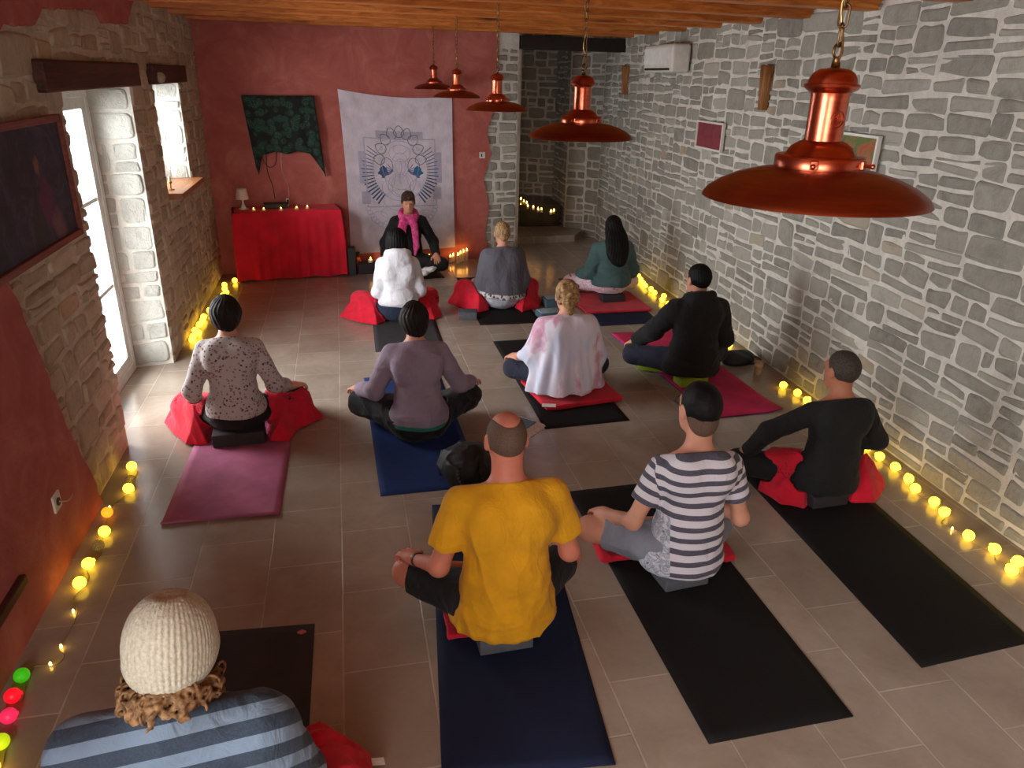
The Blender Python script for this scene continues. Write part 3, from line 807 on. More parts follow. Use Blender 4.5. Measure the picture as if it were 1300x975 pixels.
# ================================================================ tapestry
A_ = [on_back(x, y, .02) for x, y in ((428, 113), (573, 123), (577, 313), (445, 322))]     # tl, tr, br, bl
def tap(u, v, e=0.0):
    """u to the right, v downwards, both 0..1"""
    tl_, tr_, br_, bl_ = A_
    x = (tl_[0] * (1 - u) + tr_[0] * u) * (1 - v) + (bl_[0] * (1 - u) + br_[0] * u) * v
    z = (tl_[1] * (1 - u) + tr_[1] * u) * (1 - v) + (bl_[1] * (1 - u) + br_[1] * u) * v
    z -= .045 * math.sin(PI * u) * (1 - v) ** 2
    x += .02 * math.sin(PI * v) * (1 - u) - .008 * math.sin(PI * v) * u
    d = .052 + .008 * math.sin(u * 7 + v * 2) * v + .006 * math.sin((u + v * .25) * 24) * (.25 + v * .6) + .02 * max(0, 1 - (u + v) * 3) * math.sin((u - v) * 30)* .5
    return f_back(x, z, max(.038, d) + e)
bm = NB(); nu, nv = 64, 80; G = [[bm.verts.new(tap(i / nu, j / nv)) for j in range(nv + 1)] for i in range(nu + 1)]
for i in range(nu):
    for j in range(nv): bm.faces.new([G[i][j], G[i][j + 1], G[i + 1][j + 1], G[i + 1][j]]).smooth = True
def strip(pts, w, mi, closed=False):
    """an inked line on the cloth; pts in tapestry uv"""
    n = len(pts); L = []
    ar = 1.45
    for i in range(n):
        a = pts[i - 1] if (closed or i) else pts[0]; b = pts[(i + 1) % n] if (closed or i < n - 1) else pts[-1]
        dx, dy = b[0] - a[0], (b[1] - a[1]) * ar; l = math.hypot(dx, dy) or 1
        nx, ny = -dy / l * w / 2, dx / l * w / 2 / ar
        L.append((bm.verts.new(tap(pts[i][0] + nx, pts[i][1] + ny, .0015)), bm.verts.new(tap(pts[i][0] - nx, pts[i][1] - ny, .0015))))
    for i in range(n if closed else n - 1):
        p, q = L[i], L[(i + 1) % n]
        bm.faces.new([p[0], p[1], q[1], q[0]]).material_index = mi
def patch(pts, mi, e=.001):
    c = (sum(p[0] for p in pts) / len(pts), sum(p[1] for p in pts) / len(pts)); cv = bm.verts.new(tap(*c, e)); vs = [bm.verts.new(tap(*p, e)) for p in pts]
    for i in range(len(vs)): bm.faces.new([cv, vs[i], vs[(i + 1) % len(vs)]]).material_index = mi
def ellp(cx, cy, rx, ry, n=40, a0=0, a1=2 * PI): return [(cx + rx * math.cos(a0 + (a1 - a0) * k / n), cy + ry * math.sin(a0 + (a1 - a0) * k / n)) for k in range(n + (abs(a1 - a0) < 6.2))]
def seg(a, b, n=12): return [(a[0] + (b[0] - a[0]) * k / n, a[1] + (b[1] - a[1]) * k / n) for k in range(n + 1)]
def boxp(x0, y0, x1, y1): return seg((x0, y0), (x1, y0))[:-1] + seg((x1, y0), (x1, y1))[:-1] + seg((x1, y1), (x0, y1))[:-1] + seg((x0, y1), (x0, y0))[:-1]
OX, OY = .50, .47
def gridpatch(x0, y0, x1, y1, mi, e=.0006, n=10):
    g = [[bm.verts.new(tap(x0 + (x1 - x0) * i / n, y0 + (y1 - y0) * j / n, e)) for j in range(n + 1)] for i in range(n + 1)]
    for i in range(n):
        for j in range(n): bm.faces.new([g[i][j], g[i][j + 1], g[i + 1][j + 1], g[i + 1][j]]).material_index = mi
for (x0, y0, x1, y1) in ((.29, .215, .72, .26), (.12, .35, .19, .55), (.82, .35, .89, .55), (.13, .60, .21, .68), (.80, .58, .88, .66)): gridpatch(x0, y0, x1, y1, 3)
strip(boxp(.18, .265, .83, .70), .012, 3, True)
for k in range(66):                                  # rays of the sunburst, thicker low on the sides
    a = 2 * PI * (k + .5) / 66
    s = math.sin(a)
    if s < -.62 or s > .80: continue
    r0 = .25; r1 = .35 + .012 * (k % 2)
    p, q = (OX + r0 * math.cos(a), OY + r0 * .74 * s), (OX + r1 * math.cos(a), OY + r1 * .74 * s)
    strip(seg(p, q, 3), .0075 + .007 * max(0, s + .3), 1 if s > -.1 else 2)
for k in range(9):                                   # ring of petals above
    a = PI + .12 + (PI - .24) * k / 8
    cx, cy = OX + .19 * math.cos(a), OY - .05 + .20 * math.sin(a)
    ux, uy = math.cos(a), math.sin(a)
    pts = []
    for q in np.linspace(0, 2 * PI, 25)[:-1]:
        lx, ly = .046 * math.cos(q) * (1 + .25 * max(0, math.cos(q))), .046 * math.sin(q) * (1 - .3 * max(0, math.cos(q)))
        pts.append((cx + lx * ux - ly * uy, cy + (lx * uy + ly * ux) * .72))
    strip(pts, .0065, 4, True)
    strip(ellp(cx, cy, .014, .010, 10), .004, 5, True)
strip(ellp(OX, OY, .262, .193), .005, 3, True); strip(ellp(OX, OY - .04, .17, .16, 40), .004, 5, True)
for (rx, ry, cy) in ((.10, .055, .355), (.075, .08, .43), (.05, .05, .44), (.12, .08, .56), (.09, .07, .56), (.17, .07, .66), (.2, .05, .74), (.06, .03, .33)): strip(ellp(OX, cy, rx, ry), .005, 3, True)
for sx in (-1, 1):
    strip(ellp(OX + sx * .125, .44, .055, .055), .006, 2, True)
    patch([(OX + sx * (.16 + .045 * math.cos(q) * (1 + .25 * math.sin(q * 5))), .475 + .034 * math.sin(q) * (1 + .2 * math.cos(q * 4))) for q in np.linspace(0, 2 * PI, 30)[:-1]], 6 if sx > 0 else 1)
    for k in range(6): strip(seg((OX + sx * .07, .47), (OX + sx * (.12 + .012 * k), .425 + .018 * k), 3), .006, 2)
    strip(ellp(OX + sx * .13, .58, .05, .05), .005, 3, True); strip(ellp(OX + sx * .22, .77, .08, .04), .004, 5, True)
    strip([(OX + sx * (.05 + .1 * q), .50 + .1 * math.sin(q * 3)) for q in np.linspace(0, 1, 12)], .006, 3)
strip([(OX + .012 * math.sin(q * 6), .40 + .15 * q) for q in np.linspace(0, 1, 16)], .008, 3)
for k in range(22):
    a = PI * .08 + PI * .84 * k / 21; strip(ellp(OX + .33 * math.cos(a), .66 + .20 * math.sin(a), .022, .016, 10), .004, 5, True)
bmesh.ops.recalc_face_normals(bm, faces=[f for f in bm.faces if f.material_index == 0])
ink = lambda n, c: plain(n, c, .9, .05, 20, 0)
o = obj('wall_tapestry', bm, [cloth('white_cotton', (208, 200, 212), .3), ink('slate_ink', (62, 86, 122)), ink('grey_blue_ink', (92, 104, 140)), ink('pale_ink', (172, 168, 188)), ink('olive_ink', (96, 104, 96)), ink('lilac_ink', (164, 160, 182)), ink('teal_ink', (34, 106, 150))])
tag(o, 'white cotton tapestry printed with a blue-grey mandala, hung on the red wall behind the teacher', 'tapestry')
# ================================================================ wall switch, air conditioner, wall lights, pictures
def wall_u(px, py, d=.03): return on_back(px, py, d)
u, z = wall_u(612, 197)
th = thing('wall_switch', 'small white switch plate on the red wall by the stone pillar', 'switch', f_back(u, z, .031), math.atan(.135))
bm = NB(); bx(bm, (0, -.004, 0), (.075, .01, .075), .003); obj('switch_plate', bm, M['ac'], th)
bm = NB(); bx(bm, (-.01, -.011, 0), (.016, .006, .035), .002); obj('rocker', bm, M['ac_dark'], th)
rang = -math.atan(RWS)
def right_frame(u, z): 
    """matrix of a right-wall frame: x along the wall (deeper), y out of the wall, z up"""
    p = f_right(u, z, 0); return p, Matrix((rdir, rnor, V((0, 0, 1)))).transposed().to_4x4()
def on_right_thing(name, label, cat, px0, py0, group=None):
    u, z = on_right(px0, py0); t = thing(name, label, cat, (0, 0, 0), 0, group)
    p, R = right_frame(u, z); t.matrix_world = Matrix.Translation(p) @ R; return t, u, z
t, u0, z0 = on_right_thing('air_conditioner', 'white wall-mounted air conditioner high on the stone wall at the back', 'air conditioner', 860, 75)
bm = NB(); bx(bm, (0, .125, 0), (.84, .2, .27), .03, seg=4); obj('housing', bm, M['ac'], t, angle=50)
bm = NB(); bx(bm, (0, .212, -.105), (.74, .035, .03), .006, Euler((.5, 0, 0))); obj('air_flap', bm, M['ac_dark'], t)
bm = NB(); bx(bm, (0, .226, .02), (.8, .006, .16), .002); obj('front_panel', bm, M['white_paint'], t)
bm = NB(); tube(bm, [(-.4225, .11 + .05 * math.cos(q), .01 + .05 * math.sin(q)) for q in np.linspace(0, 2 * PI, 25)[:-1]], .003, 6, closed=True); obj('round_emblem', bm, M['white_paint'], t)
for (pp, lab, w_, h_) in (((976, 112), 'split-log wall sconce on the stone wall nearer the front', .12, .34), ((797, 102), 'split-log wall sconce on the stone wall beside the air conditioner', .12, .34)):
    t, u0, z0 = on_right_thing('wall_sconce', lab, 'wall light', *pp, group='split-log wall sconces')
    bm = NB(); n = 12; prs = random.Random(int(u0 * 10))
    A, B, A2, B2 = [], [], [], []
    for i in range(n + 1):
        a = PI * i / n; r = .062 + prs.uniform(-.004, .004)
        for L_, rr, zz in ((A, r * .8, -h_ / 2), (B, r * 1.1, h_ / 2 + prs.uniform(-.014, .014)), (A2, r * .8 - .014, -h_ / 2), (B2, r * 1.1 - .014, h_ / 2 - .004)):
            L_.append(bm.verts.new((rr * math.cos(a), .012 + rr * 1.1 * math.sin(a), zz)))
    for i in range(n):
        bm.faces.new([A[i], A[i + 1], B[i + 1], B[i]]).smooth = True; bm.faces.new([A2[i], B2[i], B2[i + 1], A2[i + 1]]).smooth = True
        bm.faces.new([B[i], B[i + 1], B2[i + 1], B2[i]]); bm.faces.new([A[i], A2[i], A2[i + 1], A[i + 1]])
    obj('log_shell', bm, M['bark'], t)
    bm = NB(); bx(bm, (.02, .012, 0), (.13, .02, h_ * .96), .004); obj('back_board', bm, M['log_dark'], t)
def art_mat(name, stops, sc=6):
    t = NT(name); t.set(rough=.6); t.color(t.ramp(t.noise(t.coord('Object'), sc, 6, .7, 1.5), stops)); return t.m
def picture_right(label, corners, fm, am, mount=None, th_=.03):
    """corners in pixels: top-left, bottom-right as seen"""
    (ua, za), (ub, zb) = on_right(*corners[0]), on_right(*corners[1])
    w, h = abs(ua - ub), abs(za - zb); t = thing('framed_picture', label, 'picture', (0, 0, 0)); p, R = right_frame((ua + ub) / 2, (za + zb) / 2)
    t.matrix_world = Matrix.Translation(p + rnor * .02) @ R
    fw = .018
    bm = NB()
    for s in (-1, 1):
        bx(bm, (s * (w - fw) / 2, th_ / 2, 0), (fw, th_, h), .002); bx(bm, (0, th_ / 2, s * (h - fw) / 2), (w - 2 * fw, th_, fw), .002)
    obj('frame', bm, fm, t)
    bm = NB(); bx(bm, (0, .008, 0), (w - 2 * fw, .008, h - 2 * fw)); obj('mount_card', bm, mount or am, t)
    k = .05 if mount else 0
    bm = NB(); bx(bm, (0, .0145, 0), (w - 2 * fw - k, .004, h - 2 * fw - k)); obj('artwork', bm, am, t)
picture_right('small crimson picture in a pale frame on the stone wall', ((891, 152), (920, 194)), M['ac'], art_mat('crimson_art', [(.3, (96, 34, 44)), (.6, (132, 52, 62)), (.75, (104, 40, 60))]))
picture_right('green and orange picture in a white frame partly behind the big copper lamp', ((1060, 165), (1113, 231)), M['white_paint'], art_mat('green_orange_art', [(.3, (60, 84, 40)), (.48, (96, 110, 56)), (.55, (168, 84, 50)), (.7, (120, 60, 44))], 5))
# large painting on the left wall
py0, py1, pz0, pz1 = 3.25, 4.45, 1.41, 2.02
t = thing('painting', 'large dark violet painting in a wooden frame on the left wall by the door', 'painting', (LX + .045, (py0 + py1) / 2, (pz0 + pz1) / 2))
w, h, fw = py1 - py0, pz1 - pz0, .035
bm = NB()
for s in (-1, 1):
    bx(bm, (.012, s * (w - fw) / 2, 0), (.03, fw, h), .004); bx(bm, (.012, 0, s * (h - fw) / 2), (.03, w - 2 * fw, fw), .004)
obj('frame', bm, M['frame_wood'], t)
at = NT('violet_canvas'); at.set(rough=.6, spec=.3); v = at.coord(); n1 = at.noise(v, 4.5, 6, .7, 1.4); n2 = at.noise(v, 9, 5, .6, .5)
sp = at.n('ShaderNodeSeparateXYZ'); at.l(v, sp.inputs[0])
c = at.ramp(n1, [(.3, (40, 48, 48)), (.5, (58, 56, 70)), (.7, (86, 78, 100))])
def blob(y, z, ry, rz, soft=.25):
    a = at.math('DIVIDE', at.math('SUBTRACT', sp.outputs[1], y), ry); b = at.math('DIVIDE', at.math('SUBTRACT', sp.outputs[2], z), rz)
    r = at.math('ADD', at.math('MULTIPLY', a, a), at.math('MULTIPLY', b, b)); r = at.math('ADD', r, at.math('MULTIPLY', at.math('SUBTRACT', n2, .5), 2.6))
    return at.math('MULTIPLY', at.ramp(r, [(.35, (255, 255, 255)), (1.25, (0, 0, 0))]), .8)
c = at.mix(blob(.22, -.08, .10, .13), c, (110, 52, 92)); c = at.mix(blob(.06, -.2, .09, .13), c, (52, 60, 50)); c = at.mix(blob(.17, .09, .045, .06), c, (150, 104, 92)); c = at.mix(blob(.32, -.2, .1, .09), c, (128, 96, 96))
at.color(c); at.bump(n2, .2, .004)
bm = NB(); bx(bm, (.004, 0, 0), (.012, w - 2 * fw + .006, h - 2 * fw + .006)); obj('canvas', bm, at.m, t)
# dark wooden piece leaning low on the left plaster, socket and hook plate
p = on_x(70, 637, LX + .034)
t = thing('wall_socket', 'white wall socket on the red plaster low on the left wall', 'socket', tuple(p))
bm = NB(); bx(bm, (.006, 0, 0), (.012, .085, .085), .004); obj('socket_plate', bm, M['ac'], t)
bm = NB(); lathe(bm, [(0, 0), (.02, 0), (.02, .006), (.0, .006)], n=16, M=Matrix.Rotation(PI / 2, 3, 'Y'), c=(.011, .0, 0)); obj('socket_face', bm, M['ac_dark'], t)
bm = NB(); tube(bm, smooth_path([(.016, .0, 0), (.05, .02, -.01), (.05, .08, -.012)], 6), .003, 6); obj('plug_lead', bm, M['white_cable'], t)
p0, p1 = on_x(0, 775, LX + .05), on_x(33, 737, LX + .05)
bm = NB(); bx(bm, (0, 0, 0), (.03, .42, .045), .006, Euler((math.atan2(p1[2] - p0[2], p1[1] - p0[1]) * .0, 0, 0)))
o = obj('wooden_rail', bm, M['dark_wood'], loc=(LX + .05, (p0[1] + p1[1]) / 2 - .1, (p0[2] + p1[2]) / 2)); tag(o, 'short dark wooden rail fixed low on the red plaster of the left wall', 'rail')
# small glass spot lamp between the two lintels
p = on_x(195, 98, LX + .03)
t = thing('wall_spotlight', 'small clear glass wall spotlight between the door lintel and the window lintel', 'wall light', tuple(p))
bm = NB(); lathe(bm, [(0, 0), (.035, 0), (.035, .012), (0, .014)], n=18, M=Matrix.Rotation(PI / 2, 3, 'Y')); obj('wall_plate', bm, M['steel'], t, angle=40)
bm = NB(); ball(bm, (.05, 0, 0), .04, 14, 10); obj('glass_globe', bm, M['jar'], t, smooth=True)
# things on the window sill
p = V((LX - .02, 7.2, WZ0 + .0385))
t = thing('sill_candlestick', 'small brass candlestick on the wooden window sill', 'candlestick', p)
bm = NB(); lathe(bm, [(0, 0), (.03, 0), (.03, .006), (.008, .012), (.008, .05), (.018, .06), (.018, .07), (0, .07)], n=16); obj('stick_base', bm, M['brass'], t, angle=40)
bm = NB(); lathe(bm, [(0, .07), (.010, .07), (.010, .11), (0, .112)], n=12); obj('candle_stub', bm, M['wax'], t)
# ================================================================ strings of globe lights
def light_string(name, label, bulbs, slack, group='strings of globe lights', z=.03, skip=()):
    """bulbs: (px, py, kind, radius)"""
    t = thing(name, label, 'string lights', (0, 0, 0), 0, group)
    pts = []; prs = random.Random(len(bulbs))
    for px, py, kind, r in bulbs:
        p = V(on_z(px, py, r)); pts.append((p, kind, r))
    o = pts[0][0].copy(); o.z = 0; t.location = o
    path = []
    for i, (p, k, r) in enumerate(pts):
        q = p - o; path.append((q.x + prs.uniform(-.01, .02), q.y, .006))
        if i < len(pts) - 1:
            q2 = pts[i + 1][0] - o; m = (q + q2) / 2; path.append((m.x + prs.uniform(-slack, slack) * .6, m.y + prs.uniform(-slack, slack), .005))
    bm = NB(); tube(bm, smooth_path(path, 6), .0022, 5); obj('cord', bm, M['wire'], t, smooth=True)
    cache = {}
    for p, k, r in pts:
        q = p - o
        if k == 'led':
            key = k
            if key not in cache:
                bm = NB(); lathe(bm, [(0, 0), (.0045, .002), (.005, .010), (.003, .018), (0, .02)], n=10); me = bpy.data.meshes.new('bare_led'); bm.to_mesh(me); bm.free(); me.materials.append(M['globe_core']); cache[key] = me
            b = bpy.data.objects.new('bare_led', cache[key]); COL.objects.link(b); b.parent = t; b.location = (q.x, q.y, .004)
            b['label'] = 'bare glowing diode without its globe'; continue
        key = (k, round(r, 4))
        if key not in cache:
            bm = NB(); ball(bm, (0, 0, 0), r, 20, 14); lathe(bm, [(.008, r * .93), (.008, r * 1.12), (0, r * 1.14)], n=10)
            me = bpy.data.meshes.new('globe'); bm.to_mesh(me); bm.free()
            mm = {'y': 'globe', 'c': 'clear', 'g': 'globe_green', 'r': 'globe_red', 'p': 'globe_pink', 'l': 'globe_lime', 'o': 'globe_orange'}[k]
            me.materials.append(M[mm]); cache[key] = me
        b = bpy.data.objects.new('globe', cache[key]); COL.objects.link(b); b.parent = t; b.location = (q.x, q.y, r + .001)
        b.rotation_euler = (prs.uniform(.8, 2), 0, prs.uniform(0, 6))
        if k != 'y': b['label'] = {'c': 'clear unlit globe', 'g': 'green globe', 'r': 'red globe', 'p': 'pink-red globe', 'l': 'lime green globe', 'o': 'amber glowing globe'}[k]
    return t
G_ = .029
right_far = [(807, 346), (810.6, 350.5), (813.5, 354.8), (816.4, 359), (819.2, 362.6), (826.4, 366.9), (830.7, 371.5), (842.8, 375.8), (840.8, 380.7), (848.5, 385.6), (862, 388.5), (885, 408), (905, 424), (926, 438)]
light_string('string_lights', 'string of lit yellow globes along the far stone wall, behind the black hoodie', [(x, y, 'y', G_) for x, y in right_far], .03)
right_near = [(994.4, 489), (1012.3, 498.7), (1024.6, 508.2), (1052, 530), (1078, 550), (1101.5, 567), (1117, 579.5), (1136.6, 592.4), (1153.7, 607.7), (1162, 620), (1186, 637), (1198.7, 650), (1209.8, 668, 'led'), (1229.8, 680), (1262.8, 697), (1292.4, 712.7), (1284.5, 723.5), (1318, 735), (1345, 760)]
light_string('string_lights', 'string of lit yellow globes along the near stone wall, beside the black mat', [(q[0], q[1], q[2] if len(q) > 2 else 'y', G_) for q in right_near], .09)
left_far = [(298, 356), (285, 361.6), (285.3, 366.7), (287.3, 371.3), (282.7, 375.3), (274, 386), (266, 394), (258.7, 402), (257.3, 406.7), (253.3, 412), (248, 419.3), (252, 422.7), (245.3, 427), (244, 431.5), (236, 424, 'led'), (233.5, 430.7, 'led')]
light_string('string_lights', 'bunched string of lit yellow globes on the floor between the window and the red table', [(q[0], q[1], q[2] if len(q) > 2 else 'y', G_) for q in left_far], .02)
left_near = [(167, 592, 'y'), (165.5, 609, 'c'), (163, 620, 'y'), (138.5, 641, 'led'), (136, 650.6, 'o'), (132.5, 674.8, 'y'), (124.8, 692.4, 'c'), (112, 715.6, 'y'), (101, 739.8, 'y'), (92, 772, 'led'), (76.4, 816.5, 'led'), (62.8, 839, 'led'), (27.6, 857.6, 'g'), (16, 883.4, 'r'), (11, 909, 'p'), (1, 942, 'l'), (-12, 975, 'y')]
light_string('string_lights', 'string of globes in yellow, green and red along the foot of the left plaster wall', [(x, y, k, G_) for x, y, k in left_near], .06)
# ================================================================ candles by the back wall and in the passage
CL = ['short candle, leftmost of the cluster right of the teacher', 'low candle just behind the leftmost of the cluster right of the teacher', 'third candle from the left in the cluster right of the teacher', 'fourth candle from the left in the cluster right of the teacher', 'tall candle second from the right in the cluster right of the teacher', 'tall candle at the right end of the cluster by the red wall']
for i, (px, py, h) in enumerate(((572, 333, .07), (575.5, 332, .075), (581.5, 334, .10), (584.8, 332.5, .11), (588.5, 331.5, .12), (592.6, 330.5, .125))):
    p = on_z(px, py); candle('candle', CL[i], (p[0], p[1], 0), .019, h, 'candles clustered right of the teacher', .03)
bm = NB(); p = on_z(468.5, 348); bx(bm, (0, 0, .06), (.24, .16, .12), .006); o = obj('storage_box', bm, M['foam_dark'], loc=(p[0], p[1] + .08, 0)); tag(o, 'low dark box on the floor left of the teacher carrying one candle', 'box')
candle('candle', 'candle burning on the low dark box left of the teacher', (p[0] + .03, p[1] + .1, .1205), .03, .03, 'candles left of the teacher', .028)
q = on_z(484, 340); candle('candle', 'candle on the floor behind the person in the white hoodie', (q[0], q[1] + .1, 0), .03, .07, 'candles left of the teacher', .03)
q = on_z(546, 334); candle('candle', 'candle glowing behind the right arm of the teacher', (q[0], q[1] + .08, 0), .028, .06, 'candles behind the teacher', .03)
for (px, m, h, lab) in ((448, M['ac_dark'], .26, 'tall dark flask standing by the wall between table and tapestry'), (455, M['copper'], .22, 'copper coloured flask beside the tall dark flask')):
    q = on_z(px, 343); th = thing('flask', lab, 'flask', (q[0], q[1], 0), 0, 'flasks by the tapestry')
    bm = NB(); lathe(bm, [(0, 0), (.034, 0), (.036, .004), (.036, h * .74), (.03, h * .8), (.026, h * .82), (0, h * .82)], n=20); obj('flask_body', bm, m, th, angle=40)
    bm = NB(); lathe(bm, [(0, h * .81), (.027, h * .81), (.027, h), (.02, h * 1.01), (0, h * 1.01)], n=20); obj('cap', bm, M['ac_dark'], th, angle=40)
q = on_z(437, 352); bm = NB(); bx(bm, (0, 0, .16), (.1, .14, .32), .01); o = obj('loudspeaker', bm, M['ac_dark'], loc=(q[0] + .10, q[1] + .16, 0)); tag(o, 'narrow dark loudspeaker on the floor right of the red table', 'loudspeaker')
# bench in the passage with candles
bm = NB(); bz = .43
prism(bm, [(2.3, 11.25), (3.24, 11.2), (3.28, 12.0), (2.3, 12.5)], lambda u, v, w: V((u, v, .1 + w)), bz - .1)
bmesh.ops.recalc_face_normals(bm, faces=bm.faces[:])
o = obj('bench', bm, plain('dark_polished_wood', (44, 28, 20), .25, .2, 6, .1)); tag(o, 'dark polished bench in the passage carrying a row of candles', 'bench')
for px, py in ((657, 255), (661.3, 256), (665, 259), (668.6, 261), (670, 265), (677, 266.6), (683, 269), (687.2, 269.5), (699.3, 272), (703, 271)):
    q = on_z(px, py, bz); candle('candle', 'small lit candle in the row on the dark bench in the passage', (q[0], min(q[1], 12.1), bz + .0005), .018, .03, 'candles on the passage bench', .03)
# ================================================================ loose things on the floor
# backpack
th = thing('backpack', 'slouched black backpack on the corner of the blue mat', 'backpack', tuple(on_z(592, 606)), .15)
# (its shells are added with the soft things below)
BACKPACK = th
p = on_z(672, 549)
th = thing('book_pouch', 'pale patterned pouch with a blue picture, on the tiles by the tie-dye shawl mat', 'pouch', (1.08, 4.55, 0), .75)
bm = NB(); nu = 14; H = {}
for i in range(nu + 1):
    for j in range(nu + 1):
        u, v_ = i / nu - .5, j / nu - .5; e = max(0, 1 - (2 * abs(u)) ** 4) * max(0, 1 - (2 * abs(v_)) ** 4)
        H[i, j] = bm.verts.new((u * .26, v_ * .33, .004 + .028 * e ** .6 + .004 * math.sin(u * 40 + v_ * 22)))
for i in range(nu):
    for j in range(nu): bm.faces.new([H[i, j], H[i + 1, j], H[i + 1, j + 1], H[i, j + 1]]).smooth = True
rim = [(i, 0) for i in range(nu)] + [(nu, j) for j in range(nu)] + [(i, nu) for i in range(nu, 0, -1)] + [(0, j) for j in range(nu, 0, -1)]
low = {k: bm.verts.new((H[k].co.x, H[k].co.y, .0005)) for k in rim}
for a, b in zip(rim, rim[1:] + rim[:1]): bm.faces.new([H[a], low[a], low[b], H[b]])
pt = NT('speckled_fabric'); pt.set(rough=.7); pt.color(pt.ramp(pt.vor(pt.coord(), 60), [(.2, (196, 150, 160)), (.35, (216, 204, 206)), (1, (226, 220, 220))])); obj('pouch_body', bm, pt.m, th)
bm = NB(); bx(bm, (.0, -.01, .034), (.15, .19, .006), .002); obj('picture_panel', bm, art_mat('blue_picture', [(.3, (44, 96, 116)), (.55, (92, 140, 150)), (.7, (40, 66, 86))], 14), th)
# glass tumbler by the wall
q = on_z(966, 476)
th = thing('drinking_glass', 'glass of tea on the floor by the stone wall, right of the black bag', 'glass', (q[0] - .02, q[1] + .02, 0))
bm = NB(); lathe(bm, [(0, .003), (.027, .003), (.035, .11), (.0365, .11), (.029, 0), (0, 0)], n=24); obj('tumbler', bm, M['jar'], th, smooth=True, angle=50)
bm = NB(); lathe(bm, [(0, .0035), (.0265, .0035), (.0325, .075), (0, .0755)], n=24); obj('tea', bm, plain('amber_tea', (150, 96, 40), .1, .05, bump=0), th, smooth=True, angle=50)
# ================================================================ soft forms: distance fields meshed as one continuous skin
F32 = np.float32
def vec(*a): return np.array(a, dtype=F32)
def s_cap(p, a, b, ra, rb):
    a = np.asarray(a, F32); b = np.asarray(b, F32); ba = b - a; L2 = float(ba @ ba) + 1e-9
    q = p - a; h = np.clip((q @ ba) / L2, 0, 1)
    q = q - h[:, None] * ba
    return np.sqrt((q * q).sum(1)) - (ra + (rb - ra) * h)
def s_ell(p, c, r, R=None):
    q = p - np.asarray(c, F32)
    if R is not None: q = q @ np.asarray(R, F32)
    r = np.asarray(r, F32); a = q / r; k0 = np.sqrt((a * a).sum(1)) + 1e-9; b = q / (r * r); k1 = np.sqrt((b * b).sum(1)) + 1e-9
    return k0 * (k0 - 1) / k1
def s_box(p, c, hs, rd=0.0, R=None):
    q = p - np.asarray(c, F32)
    if R is not None: q = q @ np.asarray(R, F32)
    d = np.abs(q) - (np.asarray(hs, F32) - rd); return np.sqrt((np.maximum(d, 0) ** 2).sum(1)) + np.minimum(d.max(1), 0) - rd
def smin(a, b, k):
    if k <= 0: return np.minimum(a, b)
    h = np.maximum(k - np.abs(a - b), 0) / k; return np.minimum(a, b) - h * h * k * .25
def smax(a, b, k): return -smin(-a, -b, k)
def s_poly(p, pts, rs, k=.02):
    d = None
    for i in range(len(pts) - 1):
        e = s_cap(p, pts[i], pts[i + 1], rs[i], rs[i + 1]); d = e if d is None else smin(d, e, k)
    return d
def wav(p, seed, f, aniso=(1, 1, 1)):
    """cheap smooth noise in about -1..1"""
    r = np.random.RandomState(seed); q = p * np.asarray(aniso, F32) * f; out = 0
    for i in range(4):
        d = r.normal(size=3); d /= np.linalg.norm(d); e = r.normal(size=3); e /= np.linalg.norm(e)
        out = out + np.sin(q @ d.astype(F32) * (1 + .6 * i) + 1.4 * np.sin(q @ e.astype(F32) * .8 + r.uniform(0, 6)) + r.uniform(0, 6)) / (1 + .5 * i)
    return (out / 2.4).astype(F32)
def folds(p, seed, f, aniso=(1, 1, 1)):
    """ridge-like creases 0..1"""
    return (1 - np.abs(wav(p, seed, f, aniso))) ** 3
